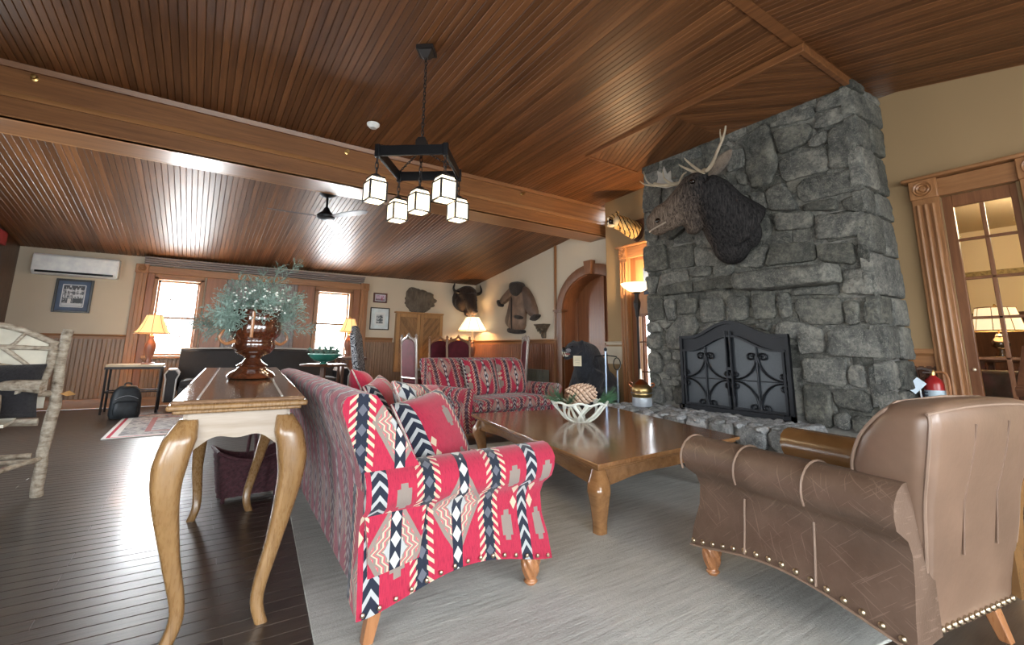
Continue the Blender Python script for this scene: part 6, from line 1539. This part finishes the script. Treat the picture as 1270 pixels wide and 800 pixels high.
# ---------------------------------------------------------------- right side: extinguisher, stand, annex
fe = thing('fire_extinguisher', 'red fire extinguisher with paper tag hung between chimney and French door', 'fire extinguisher', (5.60, 1.465, .50))
M_RED = plain('extinguisher_red', (.36, .02, .02), .3); 
MB().lathe([(.001, 0), (.068, 0), (.072, .015), (.072, .29), (.06, .33), (.03, .355), (.022, .37)], 24).obj('cylinder', M_RED, fe)
MB().lathe([(.0735, .06), (.0735, .24)], 24, cap=False).obj('label', plain('label_pale', (.45, .55, .62), .5), fe); b = MB()
for k in range(6): b.box((-.060, .048, .22 - .026 * k), (.03, .04, .012), rot=(0, 0, .7 + .6))
o = b.obj('label_print', plain('label_ink', (.03, .035, .05), .5), fe); o['kind'] = 'stuff'
MB().lathe([(.022, .365), (.025, .40), (.015, .42)], 12).obj('valve', M_BRASS, fe); MB().tube([(-.02, .0, .415), (-.09, .05, .43), (-.12, .07, .425)], .009, 8).obj('lever', M_STEEL, fe); MB().tube([(-.02, 0, .395), (-.08, .045, .395)], .008, 8).obj('carry_handle', M_STEEL, fe)
MB().tube(smoothpts([(.0, -.02, .40), (-.02, -.10, .38), (-.03, -.11, .2), (-.03, -.09, .06)], 5), .011, 8).obj('hose', plain('orange_hose', (.40, .17, .07), .5), fe)
MB().tube([(-.03, .02, .40), (-.07, .08, .34)], .002, 4).obj('tag_string', M_TWIG, fe)
tg_ = MB().box((-.085, .105, .275), (.004, .085, .13), rot=(.75, .1, .35)).obj('paper_tag', plain('tag_paper', (.60, .70, .80), .7), fe, smooth=False)
MB().tube([(-.06, .09, .26), (-.06, .075, .02)], .007, 6).obj('tag_strip', M_WHITE, fe)
MB().box((.06, 0, .2), (.03, .05, .3)).obj('wall_bracket_plate', M_IRON, fe)
ms = thing('music_stand', 'dark wooden lectern stand with a tilted desk between the armchair and the door', 'stand', (4.55, .56, 0))
MB().box((0, 0, .97), (.50, .36, .02), rot=(-.0, -.62, .0)).obj('desk', W_DARK, ms, bevel=.003); MB().box((-.205, 0, .83), (.03, .36, .06), rot=(0, -.62, 0)).obj('lip', W_DARK, ms, bevel=.003)
MB().tube([(0, 0, .12), (0, 0, .95)], .022, 8).obj('pole', W_DARK, ms)
for k in range(3): a = 2 * PI * k / 3 + .4; MB().tube(smoothpts([(0, 0, .22), (.16 * math.cos(a), .16 * math.sin(a), .14), (.27 * math.cos(a), .27 * math.sin(a), .02)], 4), .016, 8).obj('leg', W_DARK, ms)
at = thing('annex_table', 'dark table with two lamps seen through the French door', 'table', (7.6, 1.15, 0))
MB().box((0, 0, 1.0), (.45, .75, .04)).obj('table_top', W_DARK, at, bevel=.005)
for x in (-.19, .19):
    for y in (-.34, .34): MB().box((x, y, .49), (.05, .05, .98)).obj('leg', W_DARK, at)
M_WSH = emit('white_lamp_shade', (1, .80, .48), .8); M_CHROME = plain('dark_chrome', (.25, .24, .24), .25, 1.0)
lamp('white-shaded lamp seen through the left panes of the French door', (7.50, 1.33, 1.02), .28, .31, .57, .22, .165, 6, M_WSH, M_CHROME, None, False); lamp('white-shaded lamp with chrome base seen through the right panes of the French door', (7.72, .93, 1.02), .28, .31, .57, .21, .15, 6, M_WSH, M_CHROME, None, False)
an_ = thing('annex_sofa', 'dark upholstered sofa seen low through the French door', 'sofa', (6.95, 1.15, 0), math.radians(90))
MB().box((0, 0, .28), (1.5, .55, .40)).obj('seat', plain('olive_upholstery', (.07, .06, .045), .8, var=.3), an_, bevel=.05); MB().box((0, -.26, .60), (1.5, .16, .60)).obj('back', plain('olive_upholstery_back', (.075, .065, .05), .8, var=.3), an_, bevel=.05)
for s_ in (-1, 1): MB().box((s_ * .70, 0, .42), (.16, .6, .5)).obj('arm', plain('olive_upholstery_arm', (.07, .06, .045), .8), an_, bevel=.05)

# ---------------------------------------------------------------- birch chair at the left edge
m, nt, b = newmat('birch_bark', .8); v = coords(nt, 'Object', (3, 3, 14)); n = noise(nt, v, 3, 6, .7); n2 = noise(nt, coords(nt), 30, 4)
nt.links.new(ramp(nt, n * .6 + n2 * .4, [(.34, (.12, .085, .06)), (.46, (.36, .30, .23)), (.66, (.66, .60, .50))]), b.inputs['Base Color']); bump(nt, b, n2, .6, .01); M_BIRCH = m
M_BARK = plain('white_bark_panel', (.70, .66, .55), .8, var=.25, sc=4); M_BFUR = fur('black_cushion_fur', (.006, .006, .008), (.035, .033, .038), 60, (1, 1, 1))
bc = thing('birch_twig_chair', 'rustic white birch branch armchair at the left edge', 'chair', (-1.30, 4.70, 0), math.radians(4))
def branch(P, R, nm, par, n=9, seed=0, m=None):
    rr = random.Random(seed); Q = smoothpts(P, 4); RR = [(R[0] + (R[1] - R[0]) * i / (len(Q) - 1)) * rr.uniform(.92, 1.10) for i in range(len(Q))]
    Q = [q + Vector((rr.uniform(-.004, .004), rr.uniform(-.004, .004), 0)) for q in Q]
    return MB().tube(Q, RR, n).obj(nm, m or M_BIRCH, par, angle=80)
bw = .47
for s_ in (1, -1):
    branch([(s_ * bw, 0, 0), (s_ * (bw - .005), .0, .30), (s_ * (bw + .01), .005, .62), (s_ * bw, .01, .90), (s_ * (bw + .012), .02, 1.16)], (.038, .030), 'rear_post', bc, seed=3 + s_)
    fx = s_ * (bw - .20)
    branch([(fx, -.42, 0), (fx - .01, -.41, .06), (fx - .03 * s_, -.36, .40), (fx - .05 * s_, -.30, .72)], (.05, .032), 'front_post', bc, seed=9 + s_)
    branch([(fx - .08 * s_, -.42, .055), (fx, -.42, .12), (fx + .04 * s_, -.43, .0)], (.03, .035), 'root_foot', bc, seed=19 + s_)
    branch([(s_ * .12, -.06, .70), (s_ * .24, -.20, .775), (s_ * .43, -.26, .765)], (.026, .045), 'arm', bc, seed=29 + s_)
    branch([(s_ * (bw - .03), .0, .70), (s_ * .36, -.12, .72), (s_ * .30, -.20, .74)], (.024, .022), 'arm_brace', bc, seed=31 + s_)
    branch([(s_ * (bw - .22), -.38, .24), (s_ * bw, 0, .26)], (.016, .016), 'side_rung', bc, seed=33 + s_)
    branch([(s_ * (bw - .085), .0, .74), (s_ * (bw - .05), .01, .92), (s_ * (bw - .055), .015, 1.06)], (.028, .026), 'inner_post', bc, seed=41 + s_)
for z, y in ((.52, -.05), (.50, .0), (.285, -.03), (.235, .03)): branch([(-bw + .06, y, z), (0, y, z + .008), (bw - .06, y, z)], (.018, .018), 'rung', bc, seed=int(z * 100))
branch([(-bw + .03, .012, 1.05), (-.20, .012, 1.165), (.0, .012, 1.185), (.20, .012, 1.165), (bw - .03, .012, 1.05)], (.022, .020), 'arched_crest', bc, seed=51)
branch([(-bw + .05, .0, 1.03), (0, -.004, 1.035), (bw - .05, .0, 1.02)], (.016, .016), 'back_rail', bc, seed=52)
branch([(-bw + .08, .0, .80), (-.1, -.004, .90), (.15, -.004, .905), (bw - .10, .0, .86)], (.018, .016), 'back_rail', bc, seed=53)
for x0, x1 in ((-.30, -.22), (-.12, -.10), (-.02, -.06), (.08, .10), (.20, .28)): branch([(x0, .0, 1.035), (x1, .004, 1.15)], (.012, .010), 'fan_twig', bc, seed=int(x0 * 100) + 70)
for x0, x1 in ((-.22, -.38), (.16, .37)): branch([(x0, -.002, 1.03), (x1, -.002, .84)], (.014, .013), 'brace_twig', bc, seed=int(x0 * 100) + 90)
P = [(-bw + .05, .60), (bw - .05, .60), (bw - .05, 1.05), (.2, 1.16), (0, 1.18), (-.2, 1.16), (-bw + .05, 1.05)]
MB().loft([[(x, d, z) for x, z in P] for d in (.022, .03)]).obj('bark_panel', M_BARK, bc, smooth=False)
MB().box((0, -.20, .535), (2 * bw - .34, .36, .02)).obj('seat_board', M_BARK, bc)
o = cushion(.74, .36, .16, 14, .5, edge=.25).obj('fur_cushion', M_BFUR, None, angle=80); o.location = (-1.245, 4.56, .735); o.rotation_euler = (math.radians(80), 0, math.radians(7)); tag(o, 'black shaggy fur cushion propped on the birch chair at the left edge', 'cushion')
lf = MB().add([(0, 0, .0), (.04, -.02, .012), (.09, .0, .0), (.045, .022, .012), (0, 0, -.003), (.04, -.02, .009), (.09, 0, -.003), (.045, .022, .009)], [(0, 1, 2, 3), (7, 6, 5, 4), (0, 4, 5, 1), (1, 5, 6, 2), (2, 6, 7, 3), (3, 7, 4, 0)]).obj('dry_leaf', plain('dry_leaf_tan', (.50, .27, .09), .7), bc); lf.location = (.50, -.03, .70); lf.rotation_euler = (1.2, .1, .2)
ex = thing('exit_sign', 'red sign high on the dark left wall at the edge', 'sign', (XL, 9.70, 2.60))
MB().box((.02, 0, 0), (.04, .34, .20)).obj('housing', plain('sign_red', (.35, .03, .03), .5), ex, bevel=.006)
